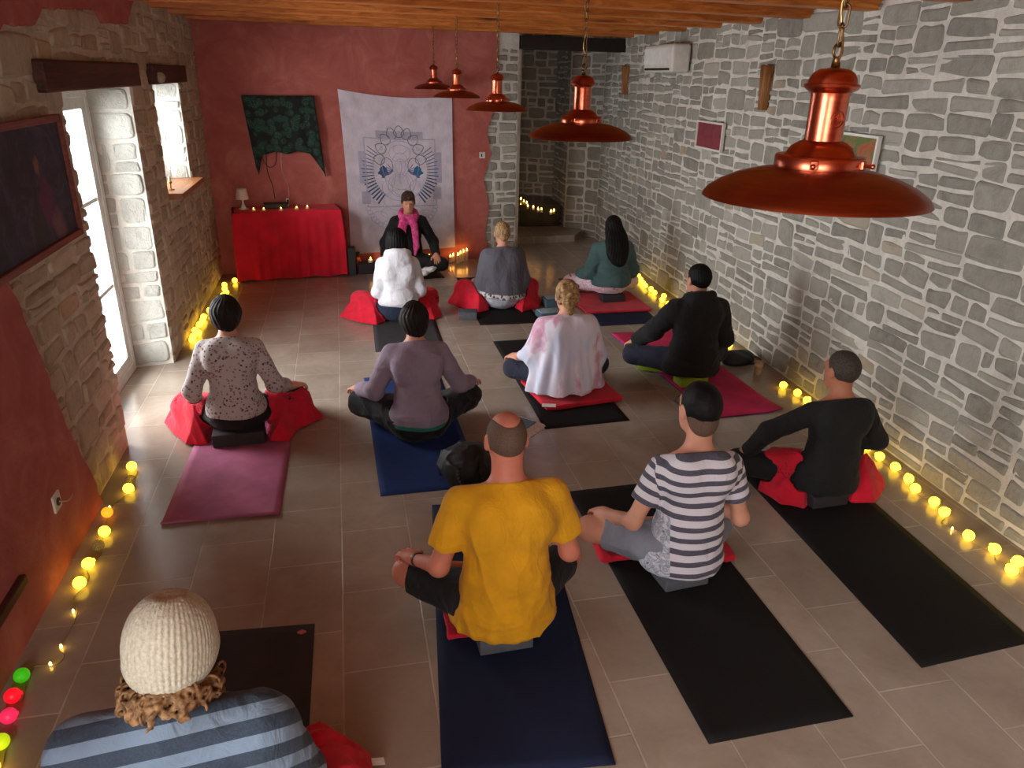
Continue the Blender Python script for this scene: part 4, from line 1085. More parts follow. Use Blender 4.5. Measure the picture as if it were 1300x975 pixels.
def sdf_mesh(f, lo, hi, h, slack=.02):
    c4 = 4; lo = np.asarray(lo, F32); hi = np.asarray(hi, F32)
    n = np.maximum(1, np.ceil((hi - lo) / (h * c4)).astype(int)); H = h * c4
    ii = np.stack(np.meshgrid(*[np.arange(k) for k in n], indexing='ij'), -1).reshape(-1, 3)
    d = f((lo + (ii + .5) * H).astype(F32)); ii = ii[np.abs(d) < H * .87 + slack]
    N = n * c4 + 1; mask = np.zeros(N, bool); b = ii * c4
    for dx in range(c4 + 1):
        for dy in range(c4 + 1):
            for dz in range(c4 + 1): mask[b[:, 0] + dx, b[:, 1] + dy, b[:, 2] + dz] = True
    idx = np.flatnonzero(mask); st = (N[1] * N[2], N[2], 1)
    co = np.stack(np.unravel_index(idx, N), -1)
    vals = np.empty(len(idx), F32)
    for s in range(0, len(idx), 200000): vals[s:s + 200000] = f((lo + co[s:s + 200000] * h).astype(F32))
    D = np.full(N[0] * N[1] * N[2], 1e3, F32); D[idx] = vals; ok = mask.ravel()
    offs = np.array([dx * st[0] + dy * st[1] + dz for dx in (0, 1) for dy in (0, 1) for dz in (0, 1)])
    oc = np.array([(dx, dy, dz) for dx in (0, 1) for dy in (0, 1) for dz in (0, 1)], F32)
    g = np.arange(c4); sub = np.stack(np.meshgrid(g, g, g, indexing='ij'), -1).reshape(-1, 3)
    cells = (b[:, None, :] + sub[None]).reshape(-1, 3); cid = cells @ np.array(st)
    C8 = D[cid[:, None] + offs]; neg = (C8 < 0).sum(1); act = (neg > 0) & (neg < 8)
    cells, cid, C8 = cells[act], cid[act], C8[act]
    acc = np.zeros((len(cid), 3), F32); cnt = np.zeros(len(cid), F32)
    for i in range(8):
        for a in (4, 2, 1):
            if i & a: continue
            j = i | a; A, B = C8[:, i], C8[:, j]; m = (A < 0) != (B < 0)
            t = np.where(m, A / (A - B + 1e-12), 0)[:, None]; acc += np.where(m[:, None], oc[i] + t * (oc[j] - oc[i]), 0); cnt += m
    vs = lo + (cells + acc / cnt[:, None]) * h
    vid = np.full(len(D), -1, np.int32); vid[cid] = np.arange(len(cid), dtype=np.int32)
    quads = []
    for ax in range(3):
        m = co[:, ax] < N[ax] - 1; P = idx[m]; Q = P + st[ax]; g2 = ok[Q]; P, Q = P[g2], Q[g2]
        ch = (D[P] < 0) != (D[Q] < 0); P, Q = P[ch], Q[ch]
        u, v = st[(ax + 1) % 3], st[(ax + 2) % 3]
        cu, cv = np.unravel_index(P, N)[(ax + 1) % 3], np.unravel_index(P, N)[(ax + 2) % 3]
        k = (cu > 0) & (cv > 0); P = P[k]
        q = np.stack([vid[P], vid[P - u], vid[P - u - v], vid[P - v]], 1)
        fl_ = D[P] < 0; q[fl_] = q[fl_][:, ::-1]; q = q[(q >= 0).all(1)]; quads.append(q[:, ::-1])
    return vs, np.concatenate(quads)
def mk_mesh(name, vs, qs):
    me = bpy.data.meshes.new(name); me.vertices.add(len(vs)); me.vertices.foreach_set('co', np.ascontiguousarray(vs, F32).ravel())
    me.loops.add(qs.size); me.loops.foreach_set('vertex_index', np.ascontiguousarray(qs, np.int32).ravel())
    me.polygons.add(len(qs)); me.polygons.foreach_set('loop_start', np.arange(0, qs.size, 4, dtype=np.int32)); me.polygons.foreach_set('loop_total', np.full(len(qs), 4, np.int32))
    me.update(calc_edges=True); return me
def soft(name, f, lo, hi, h, mats, parent=None, attrs=None, mfun=None, loc=None):
    vs, qs = sdf_mesh(f, lo, hi, h); me = mk_mesh(name, vs, qs)
    for k, fn in (attrs or {}).items():
        a = me.attributes.new(k, 'FLOAT', 'POINT'); a.data.foreach_set('value', fn(vs.astype(F32)).astype(F32))
    o = link_mesh(name, me, mats, parent, loc)
    if mfun is not None: me.polygons.foreach_set('material_index', mfun(vs[qs].mean(1)).astype(np.int32))
    return o
# ================================================================ people
def rotm(yaw=0, pitch=0, roll=0):
    """columns are the axes of a head turned by yaw (left +), nodded by pitch (down +), tilted by roll"""
    return np.array(Matrix.Rotation(yaw, 3, 'Z') @ Matrix.Rotation(-pitch, 3, 'X') @ Matrix.Rotation(roll, 3, 'Y'), F32)
def unit(v): v = np.asarray(v, float); return v / (np.linalg.norm(v) + 1e-9)
def sstep(a, b, x): t = np.clip((x - a) / (b - a), 0, 1); return t * t * (3 - 2 * t)
def ik(S, W, l1, l2, pole):
    S, W = np.asarray(S, float), np.asarray(W, float); d = W - S; L = np.linalg.norm(d); u = d / L
    if L > (l1 + l2) * .995: W = S + u * (l1 + l2) * .995; L = (l1 + l2) * .995
    a = (l1 * l1 - l2 * l2 + L * L) / (2 * L); h = math.sqrt(max(0, l1 * l1 - a * a))
    q = np.asarray(pole, float); q = unit(q - u * (q @ u)); return S + u * a + q * h, W
class Person:
    def __init__(s, label, O, top, zs=.085, sw=.185, b=1.0, ly=.03, lx=0.0, back=0.0, nk=None, bt=.88, ar=.86, yaw=0.0, head=(0, 0, 0), knees=None, ankles=None, hands=None, poles=None, neck=.054, block=None, hsz=1.0, armlen=1.0, hd=None, skin='skin', palm_up=(False, False), cy=0.0, floorz=.0075, hoff=0.0):
        s.__dict__.update(locals()); del s.__dict__['s']
        s.root = thing('person', label, 'person', (O[0], O[1], 0), yaw, 'people sitting cross-legged on yoga mats')
        L = top - zs
        s.L = L
        s.Pv = vec(0, 0, zs + .10); s.Wa = vec(lx * .4, back * .5 - .02 + ly * .2, zs + .27 * L); s.Ch = vec(lx * .8, back + ly * .55 - .01, zs + .49 * L)
        s.N = vec(lx, ly, nk or (zs + .675 * L)); s.zsh = s.N[2] - .07 * L
        s.Hc = vec(lx + .0, ly + .035 + hoff, top - .112 * hsz); s.HR = rotm(*head)
        s.S = {-1: vec(lx - sw, ly - .005, s.zsh), 1: vec(lx + sw, ly - .005, s.zsh)}
        K = knees or {}; A = ankles or {}; Hn = hands or {}; Po = poles or {}
        s.K = {q: vec(*K.get(q, (q * .35, .28, .15))) for q in (-1, 1)}
        s.A = {q: vec(*A.get(q, (-q * .10, .30 + (.07 if q < 0 else 0), .06))) for q in (-1, 1)}
        s.hip = {q: vec(q * .085, .02, zs + .095) for q in (-1, 1)}
        s.E, s.W, s.HF = {}, {}, {}
        for q in (-1, 1):
            w = Hn.get(q, tuple(s.K[q] + vec(-q * .03, -.05, .09)))
            s.E[q], s.W[q] = ik(s.S[q], w, .285 * armlen * (L / .9), .245 * armlen * (L / .9), Po.get(q, (q * .22, -.8, -.6)))
            f = unit(s.W[q] - s.E[q]); f = unit(f * vec(1, 1, .3) + vec(0, .25, -.25)); 
            if hd and q in hd: f = unit(hd[q])
            n = np.array([0, 0, 1.]); n = unit(n - f * (n @ f)); t = np.cross(n, f) * 1.0
            if t[0] * -q < 0: t = -t
            if palm_up[0 if q < 0 else 1]: n = -n
            s.HF[q] = (f, t, n)
    # ---- body pieces, each a distance field in the person's own frame
    def torso(s, p, e=0.0):
        b = s.b
        d = s_ell(p, s.Pv + vec(0, -.005, .0), (.172 * b + e, .125 * b + e, .115 + e))
        c = s.bt * b
        d = smin(d, s_ell(p, s.Wa, (.146 * c + e, .110 * c + e, .17 + e)), .07)
        d = smin(d, s_ell(p, s.Ch, (.166 * c + e, .118 * c + e, .18 + e)), .07)
        A, B = s.S[-1] + vec(.035, 0, -.012), s.S[1] + vec(-.035, 0, -.012)
        d = smin(d, s_cap(p, A, B, .056 + e, .056 + e), .06)
        for q in (-1, 1):
            d = smin(d, s_cap(p, s.N + vec(0, -.01, -.01), s.S[q] + vec(-q * .05, 0, .005), .048 + e, .05 + e), .05)
            d = smin(d, s_ell(p, s.Ch + vec(q * .075, -.065, .06), (.075 * b + e, .055 + e, .10 + e)), .05)   # shoulder blades
        return d
    def neckf(s, p, e=0.0):
        return s_cap(p, s.N + vec(0, -.005, -.03), s.Hc + s.HR @ vec(0, -.022, -.05), s.neck + .004 + e, s.neck + e)
    def headf(s, p):
        q = ((p - s.Hc) @ s.HR) / s.hsz
        d = s_ell(q, (0, -.012, .022), (.073, .093, .089)); d = smin(d, s_ell(q, (0, .03, -.035), (.058, .066, .082)), .045)
        d = smin(d, s_ell(q, (0, .05, -.082), (.036, .034, .032)), .045)
        d = smin(d, s_cap(q, (0, .094, .006), (0, .110, -.026), .007, .012), .014)
        d = smin(d, s_cap(q, (-.032, .084, .022), (.032, .084, .022), .010, .010), .02)
        for x in (-.03, .03): d = smax(d, -s_ell(q, (x, .104, .002), (.017, .014, .010)), .012)
        d = smin(d, s_ell(q, (0, .092, -.056), (.021, .010, .006)), .008); d = smin(d, s_ell(q, (0, .090, -.068), (.018, .010, .007)), .008)
        for x in (-1, 1):
            e = smax(s_ell(q, (x * .077, -.004, -.008), (.011, .020, .032)), -s_ell(q, (x * .089, .002, -.004), (.009, .011, .018)), .006); d = smin(d, e, .008)
        return d * s.hsz
    def arm(s, p, q, e=0.0, t1=9.0, k=1.0):
        """upper arm and forearm; t1 = how far along (0..1 upper arm, 1..2 forearm) it reaches"""
        b = s.ar
        S, E, W = s.S[q].astype(float), s.E[q], s.W[q]
        r0, r1, r2, r3 = .050 * b, .040 * b, .039 * b, .026
        if t1 <= 1:
            X = S + (E - S) * t1; d = s_cap(p, S, X, r0 + e, r0 + (r1 - r0) * t1 + e * 1.2)
            return smax(d, ((p - X.astype(F32)) @ unit(E - S).astype(F32)), .006)
        d = s_cap(p, S, E, r0 + e, r1 + e)
        if t1 < 2:
            X = E + (W - E) * (t1 - 1); d2 = s_cap(p, E, X, r2 + e, r2 + (r3 - r2) * (t1 - 1) + e)
            d2 = smax(d2, ((p - X.astype(F32)) @ unit(W - E).astype(F32)), .006)
        else: d2 = s_cap(p, E, W, r2 + e, r3 + e)
        return smin(d, d2, .03)
    def handf(s, p, q):
        f, t, n = s.HF[q]; W = s.W[q]; R = np.stack([f, t, n], 1)
        d = smin(s_cap(p, W - f * .02, W + f * .02, .026, .027), s_ell(p, W + f * .05, (.050, .040, .017), R), .03)
        th = [math.radians(x) for x in (14, 48, 78)]
        for i, (l, o) in enumerate(zip((.068, .076, .070, .056), (.031, .0105, -.010, -.030))):
            a = W + f * (.084 - .004 * abs(i - 1)) + t * o; r = .0092 - .0006 * (i == 3); pts = [a]
            for j, (fr, an) in enumerate(zip((.45, .32, .26), th)):
                dr = math.cos(an) * f - math.sin(an) * n + t * .06 * (1.2 - i) * .8; pts.append(pts[-1] + unit(dr) * l * fr)
            d = smin(d, s_poly(p, pts, [r + .001, r, r * .92, r * .8], .004), .006)
        a = W + f * .022 + t * .030; b_ = a + unit(f * .62 + t * .62 - n * .25) * .042; c = b_ + unit(f * .9 + t * .25 - n * .2) * .032
        return smin(d, s_poly(p, [a, b_, c], [.0135, .0115, .0088], .006), .014)
    def leg(s, p, q, e=0.0, t1=2.0, ek=None):
        H, K, A = s.hip[q].astype(float), s.K[q].astype(float), s.A[q].astype(float); b = .4 + .6 * s.b; ek = e if ek is None else ek
        rs = (.088 * b, .060 * b, .054 * b, .036)
        if t1 <= 1:
            X = H + (K - H) * t1; d = s_cap(p, H, X, rs[0] + e, rs[0] + (rs[1] - rs[0]) * t1 + ek)
            return smax(d, (p - X.astype(F32)) @ unit(K - H).astype(F32), .008)
        d = s_cap(p, H, K, rs[0] + e, rs[1] + ek); X = K + (A - K) * min(1, t1 - 1)
        d2 = s_cap(p, K, X, rs[2] + ek, rs[2] + (rs[3] - rs[2]) * min(1, t1 - 1) + e)
        if t1 < 2: d2 = smax(d2, (p - X.astype(F32)) @ unit(A - K).astype(F32), .006)
        return smin(d, d2, .05)
    def foot(s, p, q, e=0.0):
        A = s.A[q].astype(float); g = unit([-q * .95, .10, -.12]) if not hasattr(s, 'footdir') else unit(s.footdir[q])
        d = smin(s_cap(p, A - g * .03, A + g * .05, .036 + e, .034 + e), s_cap(p, A + g * .05, A + g * .15, .034 + e, .024 + e), .03)
        for i in range(5):
            t = np.cross(g, [0, 0, 1.]); a = A + g * .145 + t * (i - 2) * .013; d = smin(d, s_cap(p, a, a + g * (.028 - .003 * i), .0095 + e, .008 + e), .006)
        return d
    def clip(s, p, d, gap=.0):
        d = np.maximum(d, s.floorz + gap - p[:, 2])
        for (c, hs, rz) in (s.block or []):
            R = np.array(Matrix.Rotation(rz, 3, 'Z'), F32); d = np.maximum(d, .005 + gap - s_box(p, c, hs, .0, R))
        return d
    def lower(s, p, e=.0, ek=None, t1=2.0):
        d = s_ell(p, s.Pv + vec(0, -.005, .0), (.176 * s.b + e, .13 * s.b + e, .118 + e))
        for q in (-1, 1): d = smin(d, s.leg(p, q, e, t1, ek), .06)
        return d
    def bounds(s, m=.08):
        P = np.array([s.S[-1], s.S[1], s.E[-1], s.E[1], s.W[-1], s.W[1], s.K[-1], s.K[1], s.A[-1], s.A[1], s.Hc, s.Pv], float)
        lo, hi = P.min(0) - .14 - m * .5, P.max(0) + .14 + m * .5; lo[2] = -.01; hi[2] = s.top + .08; lo[0] -= .06; hi[0] += .06; hi[1] += .06; lo[1] -= .09; return lo, hi
    # ---- meshes
    def body(s, res=.0056):
        def f(p):
            d = s.torso(p); 
            for q in (-1, 1): d = smin(d, s.arm(p, q), .035); d = smin(d, s.leg(p, q), .05); d = smin(d, s.foot(p, q), .02)
            d = smin(d, s.neckf(p), .035); d = smin(d, s.headf(p), .022)
            for q in (-1, 1): d = smin(d, s.handf(p, q), .012)
            return s.clip(p, d, .001)
        lo, hi = s.bounds(); s.b_obj = soft('body', f, lo, hi, res, M[s.skin], s.root); return s
    def trousers(s, m, e=.012, t1=1.93, ek=None, name='trousers', res=.0062, fold=.006, waist=None, seed=1):
        zw = waist or (s.zs + .2)
        def f(p):
            d = s.lower(p, e, ek, t1); d = smin(d, s_ell(p, s.Wa - vec(0, 0, .06), (.142 * s.b + e, .106 * s.b + e, .12)), .04)
            d = d + fold * .5 * wav(p, seed, 26) - fold * folds(p, seed + 5, 15, (1, 1, 1.6))
            d = smax(d, p[:, 2] - zw - 2.5 * np.maximum(0, p[:, 1] - .08) - 2.5 * np.maximum(0, np.abs(p[:, 0]) - .19), .006); return s.clip(p, d)
        lo, hi = s.bounds(); s.lowf = f; hi[2] = max(zw, .30) + .03; return soft(name, f, lo, hi, res, m, s.root)
    def shirt(s, m, e=.014, sleeve=2.0, hem=None, name='shirt', fold=.005, seed=3, loose=.0, res=.0058, collar=.012, hood=False, attrs=None, mfun=None, drape=0.0, cuff=0.0, flare=.02, hemtilt=0.0, vf=0.0):
        hz = hem if hem is not None else s.zs + .05
        def f(p):
            d = s.torso(p, e)
            d = smin(d, s_ell(p, s.Wa + vec(0, -.01, -.04), (.15 * s.b * s.bt + e + loose, .114 * s.b * s.bt + e + loose, .22)), .05)
            d = smin(d, s_ell(p, vec(0, -.012, hz + .035), (.164 * s.b + e + flare, .128 * s.b + e + flare, .12)), .05)
            for q in (-1, 1): d = smin(d, s.arm(p, q, e + loose * .4, sleeve), .03)
            zz = p[:, 2]; low = 1 - sstep(hz, s.zsh, zz)
            w = folds(p, seed, 15, (1, 1, 2.4)); w2 = folds(p, seed + 9, 12, (1.8, 1.8, .45))
            d = d - fold * 1.5 * w * (.35 + .65 * low) - vf * w2 * sstep(s.zsh + .02, s.zsh - .15, zz) + .0012 * wav(p, seed + 2, 60)
            if drape: d = d - drape * np.maximum(0, np.sin(p[:, 0] * 42 + 2.2 * np.sin(zz * 9) + seed)) ** 2 * low
            if hood:
                c = s.N + vec(0, -.012, .035)
                q_ = p - c; rr = np.sqrt((q_[:, 0] / 1.12) ** 2 + (q_[:, 1] / .98) ** 2) - .082
                tor = np.sqrt(rr * rr + ((q_[:, 2] + .35 * q_[:, 1]) / 1.35) ** 2) - .033
                sack = s_ell(p, s.N + vec(0, -.105, -.005), (.125, .052, .085))
                d = smin(d, smin(tor, sack, .035) - .006 * folds(p, seed + 4, 20), .012)
            else:
                d = smax(d, (zz - s.N[2] - collar + .55 * (p[:, 1] - s.N[1])) * .9, .008)
            d = smax(d, hz - zz + hemtilt * p[:, 0] + .006 * np.sin(p[:, 0] * 18 + seed), .008); return s.clip(p, d, .002)
        lo, hi = s.bounds(); lo[2] = hz - .03; hi[2] = s.N[2] + .14; s.shirtf = f
        if sleeve > 1.4: lo[2] = min(lo[2], min(s.W[-1][2], s.W[1][2]) - .05)
        def ff(p):   # sleeves may dip under the hem line, so the hem cuts only the trunk
            return f(p)
        if sleeve > 1:
            def ff(p):
                d = f(p)
                for q in (-1, 1):
                    a = s.arm(p, q, e + loose * .4 + .001, sleeve) - fold * 1.3 * folds(p, seed + 7, 20, (1, 1, 1)) + .001 * wav(p, seed, 60)
                    if cuff: a = smin(a, s_cap(p, s.W[q] - unit(s.W[q] - s.E[q]) * .05, s.W[q] - unit(s.W[q] - s.E[q]) * .02, .033 + e, .03 + e), .008)
                    d = smin(d, a, .012)
                return s.clip(p, d, .002)
        s.shirtf = ff
        return soft(name, ff, lo, hi, res, m, s.root, attrs, mfun)
    def bell(s, m, hem, rx, ry, name, seed=4, e=.02, amp=.012, nf=9, res=.006, mfun=None, cx=0.0, cyy=0.0, tilt=(0, 0), attrs=None, arms=True, top=None, collar=.02):
        """a cloth hung over shoulders and arms, flaring to its hem"""
        zt = s.zsh + .02
        def f(p):
            z = p[:, 2]; t = np.clip((zt - z) / (zt - hem), 0, 1.2)
            ang = np.arctan2(p[:, 0] - cx * t, p[:, 1])
            X = s.sw + .02 + (rx - s.sw - .02) * t ** .8; Y = .105 + (ry - .105) * t ** .8
            q0 = (p[:, 0] - s.lx * (1 - t) - cx * t) / X; q1 = (p[:, 1] - s.ly * (1 - t) - cyy * t) / Y
            d = (np.sqrt(q0 * q0 + q1 * q1) - 1) * np.minimum(X, Y)
            d = smax(d, z - zt - .0, .10)
            d = smin(d, s.torso(p, e), .06)
            if arms:
                for q in (-1, 1): d = smin(d, s.arm(p, q, e * .6, 1.5), .10)
            a1 = np.sin(ang * nf + 1.5 * np.sin(ang * 2 + seed) + 2 * t); a2 = np.sin(ang * nf * 1.7 + seed * 2 - t)
            d = d - amp * t * (a1 * .65 + .35 * a2) - .004 * folds(p, seed, 14, (1.5, 1.5, .6))
            hz = hem + tilt[0] * p[:, 0] + tilt[1] * p[:, 1] + .008 * np.sin(ang * 7 + seed)
            d = smax(d, hz - z, .008); d = smax(d, (z - s.N[2] - collar + .5 * (p[:, 1] - s.N[1])) * .9, .01)
            return s.clip(p, d, .002)
        lo, hi = s.bounds(); lo[0] = min(lo[0], -rx - .08 + cx); hi[0] = max(hi[0], rx + .08 + cx); lo[1] = min(lo[1], -ry - .06); lo[2] = hem - .08; hi[2] = s.N[2] + .09; s.bellf = f
        return soft(name, f, lo, hi, res, m, s.root, attrs, mfun)
    def hair(s, kind, m, res=.0046, seed=2, name='hair'):
        HR, Hc, k = s.HR, s.Hc, s.hsz
        def cut(q, back=-.085, front=.062, y0=-.03, y1=.075): return (back + (front - back) * sstep(y0, y1, q[:, 1])) - q[:, 2]
        def f(p):
            q = ((p - Hc) @ HR) / k
            lo_, az = q[:, 2], np.arctan2(q[:, 0], -q[:, 1])
            if kind == 'swept':
                d = s_ell(q, (0, -.012, .028), (.084, .106, .098)); d = smin(d, s_cap(q, (-.035, .075, .078), (.055, .088, .048), .026, .018), .03); d = smax(d, cut(q, -.085, .042, -.03, .08), .012); d = d + .003 * np.sin(q[:, 0] * 120 + q[:, 1] * 60) + .004 * wav(q, seed, 45)
            elif kind == 'short':
                d = s_ell(q, (0, -.015, .025), (.081, .102, .097)); d = smax(d, cut(q, -.075, .066), .012)
                d = d + .0018 * np.sin(az * 34 + q[:, 2] * 40) + .003 * wav(q, seed, 55)
            elif kind == 'crop':
                d = s_ell(q, (0, -.014, .024), (.0775, .098, .0935)); d = smax(d, cut(q, -.076, .066, -.05), .010); d = d + .0012 * wav(q, seed, 120)
            elif kind == 'fringe':                               # shaved ring round a bald crown
                d = smin(s_ell(q, (0, -.012, .022), (.0752, .0952, .0912)), s_ell(q, (0, .03, -.035), (.0585, .0665, .0825)), .045)
                d = smax(d, cut(q, -.048, .05, -.05, .06), .006)
                c = np.sqrt((q[:, 0] / .050) ** 2 + ((q[:, 1] - .012) / .088) ** 2) - 1
                d = np.where(q[:, 2] > 0, smax(d, -c * .05, .006), d)
            elif kind == 'fade':
                d = smin(s_ell(q, (0, -.012, .022), (.0755, .0955, .0915)), s_ell(q, (0, -.045, -.055), (.052, .046, .05)), .04); d = smax(d, cut(q, -.105, .058, -.045, .05), .01)
            elif kind == 'thick':
                d = s_ell(q, (0, -.018, .020), (.096, .112, .106)); d = smin(d, s_ell(q, (0, -.07, -.04), (.064, .038, .055)), .04)
                d = smax(d, cut(q, -.095, .06, -.02, .07), .014); d = d + .002 * np.sin(az * 26 + 3 * np.sin(q[:, 2] * 30)) + .007 * wav(q, seed, 34)
            elif kind == 'bob':
                d = s_ell(q, (0, -.012, .012), (.104, .112, .112)); d = smin(d, s_cap(q, (-.05, -.05, -.07), (.05, -.05, -.07), .055, .055), .06)
                d = smax(d, cut(q, -.15, .05, .03, .085), .02); d = d + .002 * np.sin(az * 30) + .003 * wav(q, seed, 36)
            elif kind == 'bun':
                d = s_ell(q, (0, -.014, .024), (.080, .100, .096)); d = smax(d, cut(q, -.06, .066, -.05), .012)
                d = d + .0022 * np.sin(np.arctan2(q[:, 0], q[:, 2] + .03) * 40)
                u = q - np.array([0, -.105, -.030], F32); th = np.arctan2(u[:, 0], u[:, 2])
                bunn = s_ell(q, (0, -.108, -.030), (.040, .030, .036)) - .003 * np.sin(th * 3 + np.sqrt((u * u).sum(1)) * 260)
                d = smin(d, bunn, .012)
            elif kind == 'messybun':
                d = s_ell(q, (0, -.016, .026), (.084, .104, .100)); d = smax(d, cut(q, -.075, .066, -.04), .012); r = np.random.RandomState(5)
                for i in range(26):
                    a = r.uniform(-1.2, 1.2); z = r.uniform(-.07, .09); rr = math.sqrt(max(.1, 1 - ((z - .02) / .11) ** 2)); c = (math.sin(a) * .078 * rr, -.012 - math.cos(a) * .098 * rr, z)
                    u = q - np.array(c, F32); l = np.sqrt((u * u).sum(1)); d = smin(d, np.abs(l - .017) - .005, .006)
                d = smin(d, s_ell(q, (0, -.10, -.085), (.032, .022, .06)), .02) - .002 * wav(q, seed, 90)
            elif kind == 'long':
                d = s_ell(q, (0, -.014, .020), (.086, .106, .102)); d = smax(d, cut(q, -.2, .06, .0, .08), .014)
                B = HR.T @ (vec(0, -.175, s.zsh - .10) - vec(0, 0, Hc[2]) - vec(0, Hc[1], 0)) / k
                A0, A1 = np.array([0, -.075, .0]), np.array([B[0], B[1], B[2]]); ax = unit(A1 - A0); R3 = np.stack([[1, 0, 0], np.cross(ax, [1, 0, 0]), ax], 1)
                L3 = np.linalg.norm(A1 - A0)
                sheet = s_ell(q, (A0 + A1) / 2 + np.array([0, -.01, 0]), (.13, .058, L3 * .62), R3)
                d = smin(d, sheet, .05); d = smin(d, s_cap(q, (-.045, -.05, -.06), tuple(A1 * .8 + A0 * .2 + np.array([-.055, 0, 0])), .05, .03), .05); d = smin(d, s_cap(q, (.045, -.05, -.06), tuple(A1 + np.array([.03, 0, 0])), .05, .03), .05)
                d = d + .0013 * np.sin(q[:, 0] * 230 + 3 * np.sin(q[:, 2] * 14)) + .003 * wav(q, seed, 30, (2, 2, .4))
            elif kind == 'curls':
                d = s_ell(q, (0, -.02, .0), (.080, .098, .098)); d = smax(d, q[:, 2] - .0, .02); d = smax(d, cut(q, -.11, .02, .0, .08), .01) + .004 * wav(q, 3, 60); r = np.random.RandomState(9)
                for i in range(170):
                    a = r.uniform(-2.2, 2.2); z = r.uniform(-.108, -.04); rr = .97 + r.uniform(0, .18); c = (math.sin(a) * .088 * rr, -.012 - math.cos(a) * .098 * rr, z)
                    u = (q - np.array(c, F32)) @ np.array(Euler((r.uniform(0, 3), r.uniform(0, 3), 0)).to_matrix(), F32); l = np.sqrt(u[:, 0] ** 2 + u[:, 1] ** 2) - r.uniform(.009, .015)
                    d = smin(d, np.sqrt(l * l + u[:, 2] ** 2) - .0034, .006)
            return d * k
        lo = Hc - .2; hi = Hc + .2; hi[2] = Hc[2] + .15 * k
        if kind == 'long': lo = Hc + vec(-.25, -.35, -.45)
        return soft(name, f, lo, hi, res, m, s.root)
    def eyes(s, browm):
        for x in (-.03, .03):
            bm = NB(); pts = [s.Hc + s.HR @ (vec(x + .013 * math.cos(a), .0945 - .004 * abs(math.cos(a)), .002 - .004 * math.sin(a)) * s.hsz) for a in np.linspace(0.15, PI - .15, 9)]
            tube(bm, pts, .0016, 5); obj('eyelid', bm, browm, s.root)
            bm = NB(); pts = [s.Hc + s.HR @ (vec(x + u * .016, .0965 - 30 * (x + u * .016) ** 2 * .35, .0265 - .004 * u * u) * s.hsz) for u in np.linspace(-1, 1, 9)]
            tube(bm, pts, .0022, 5); obj('eyebrow', bm, browm, s.root)
        bm = NB(); pts = [s.Hc + s.HR @ (vec(u * .02, .1022 - .012 * u * u, -.062) * s.hsz) for u in np.linspace(-1, 1, 9)]; tube(bm, pts, .0028, 6); obj('lips', bm, M['lips'], s.root)
# ---- skin, hair and cloth
def skin_mat(name, c):
    t = NT(name); t.set(rough=.55, spec=.35); v = t.coord()
    t.color(t.ramp(t.noise(v, 9, 5, .6), [(.3, tuple(x * .9 for x in c)), (.7, c)])); t.bump(t.noise(v, 160, 3), .15, .002); return t.m
M['skin'] = skin_mat('skin', (206, 146, 120)); M['skin_tan'] = skin_mat('tanned_skin', (186, 122, 94)); M['skin_pink'] = skin_mat('ruddy_skin', (208, 128, 104))
M['lips'] = plain('lips', (150, 80, 76), .5, .05)
def hair_mat(name, lo, hi, rough=.62, sc=90, ani=(1, 1, .12)):
    t = NT(name); t.set(rough=rough, spec=.18); n = t.noise(t.coord(scale=tuple(sc * a for a in ani)), 1.0, 4, .6, .4); t.color(t.ramp(n, [(.35, lo), (.68, hi)])); t.bump(n, .5, .003); return t.m
M['hair_black'] = hair_mat('black_hair', (7, 6, 7), (20, 17, 18)); M['hair_dark'] = hair_mat('dark_brown_hair', (18, 13, 12), (40, 30, 27))
M['hair_brown'] = hair_mat('brown_hair', (38, 26, 22), (84, 58, 44)); M['hair_grey'] = hair_mat('cropped_grey_brown_hair', (40, 35, 31), (84, 76, 68), .6, 200, (1, 1, 1)); M['hair_buzz'] = hair_mat('buzzed_hair', (78, 60, 50), (112, 90, 76), .7, 300, (1, 1, 1))
M['hair_blond'] = hair_mat('blond_hair', (110, 80, 52), (196, 162, 118)); M['hair_sandy'] = hair_mat('sandy_curly_hair', (104, 74, 46), (190, 156, 110), .5, 60, (1, 1, 1)); M['hair_chestnut'] = hair_mat('chestnut_curls', (74, 50, 32), (168, 128, 88), .5, 60, (1, 1, 1))
M['yellow_tee'] = cloth('mustard_cotton', (212, 152, 6)); M['black_cloth'] = cloth('black_cotton', (11, 11, 12)); M['lilac'] = cloth('lilac_jersey', (134, 118, 134)); M['navy_cloth'] = cloth('navy_cotton', (30, 34, 52))
M['white_hood'] = cloth('white_sweatshirt', (214, 214, 222)); M['teal_sweat'] = cloth('teal_sweatshirt', (62, 88, 88)); M['grey_top'] = cloth('slate_grey_knit', (86, 84, 94)); M['grey_short'] = cloth('grey_denim', (122, 126, 138)); M['pale_leg'] = cloth('pale_grey_leggings', (178, 176, 188)); M['denim_dark'] = cloth('dark_denim', (28, 38, 60)); M['green_vest'] = cloth('green_vest', (30, 104, 92)); M['sock'] = cloth('white_sock', (206, 204, 204))
def stripe_mat(name, base, band, period, duty, ph=0.0):
    t = NT(name); t.set(rough=.9, sheen=.04); a = t.attr('along')
    m = t.math('FRACT', t.math('ADD', t.math('DIVIDE', a.outputs['Fac'], period), ph)); k = t.math('LESS_THAN', m, duty)
    v = t.coord(); n = t.noise(v, 200, 3); c = t.mix(k, base, band); t.color(t.mix(t.math('MULTIPLY', n, .2), c, base)); t.bump(n, .35, .0015, t.bump(t.noise(t.coord(scale=(1, 1, .6)), 12, 3, .55, 1.2), .5, .02)); return t.m
M['stripe_tee'] = stripe_mat('navy_white_stripes', (204, 200, 208), (36, 34, 58), .056, .44, .1)
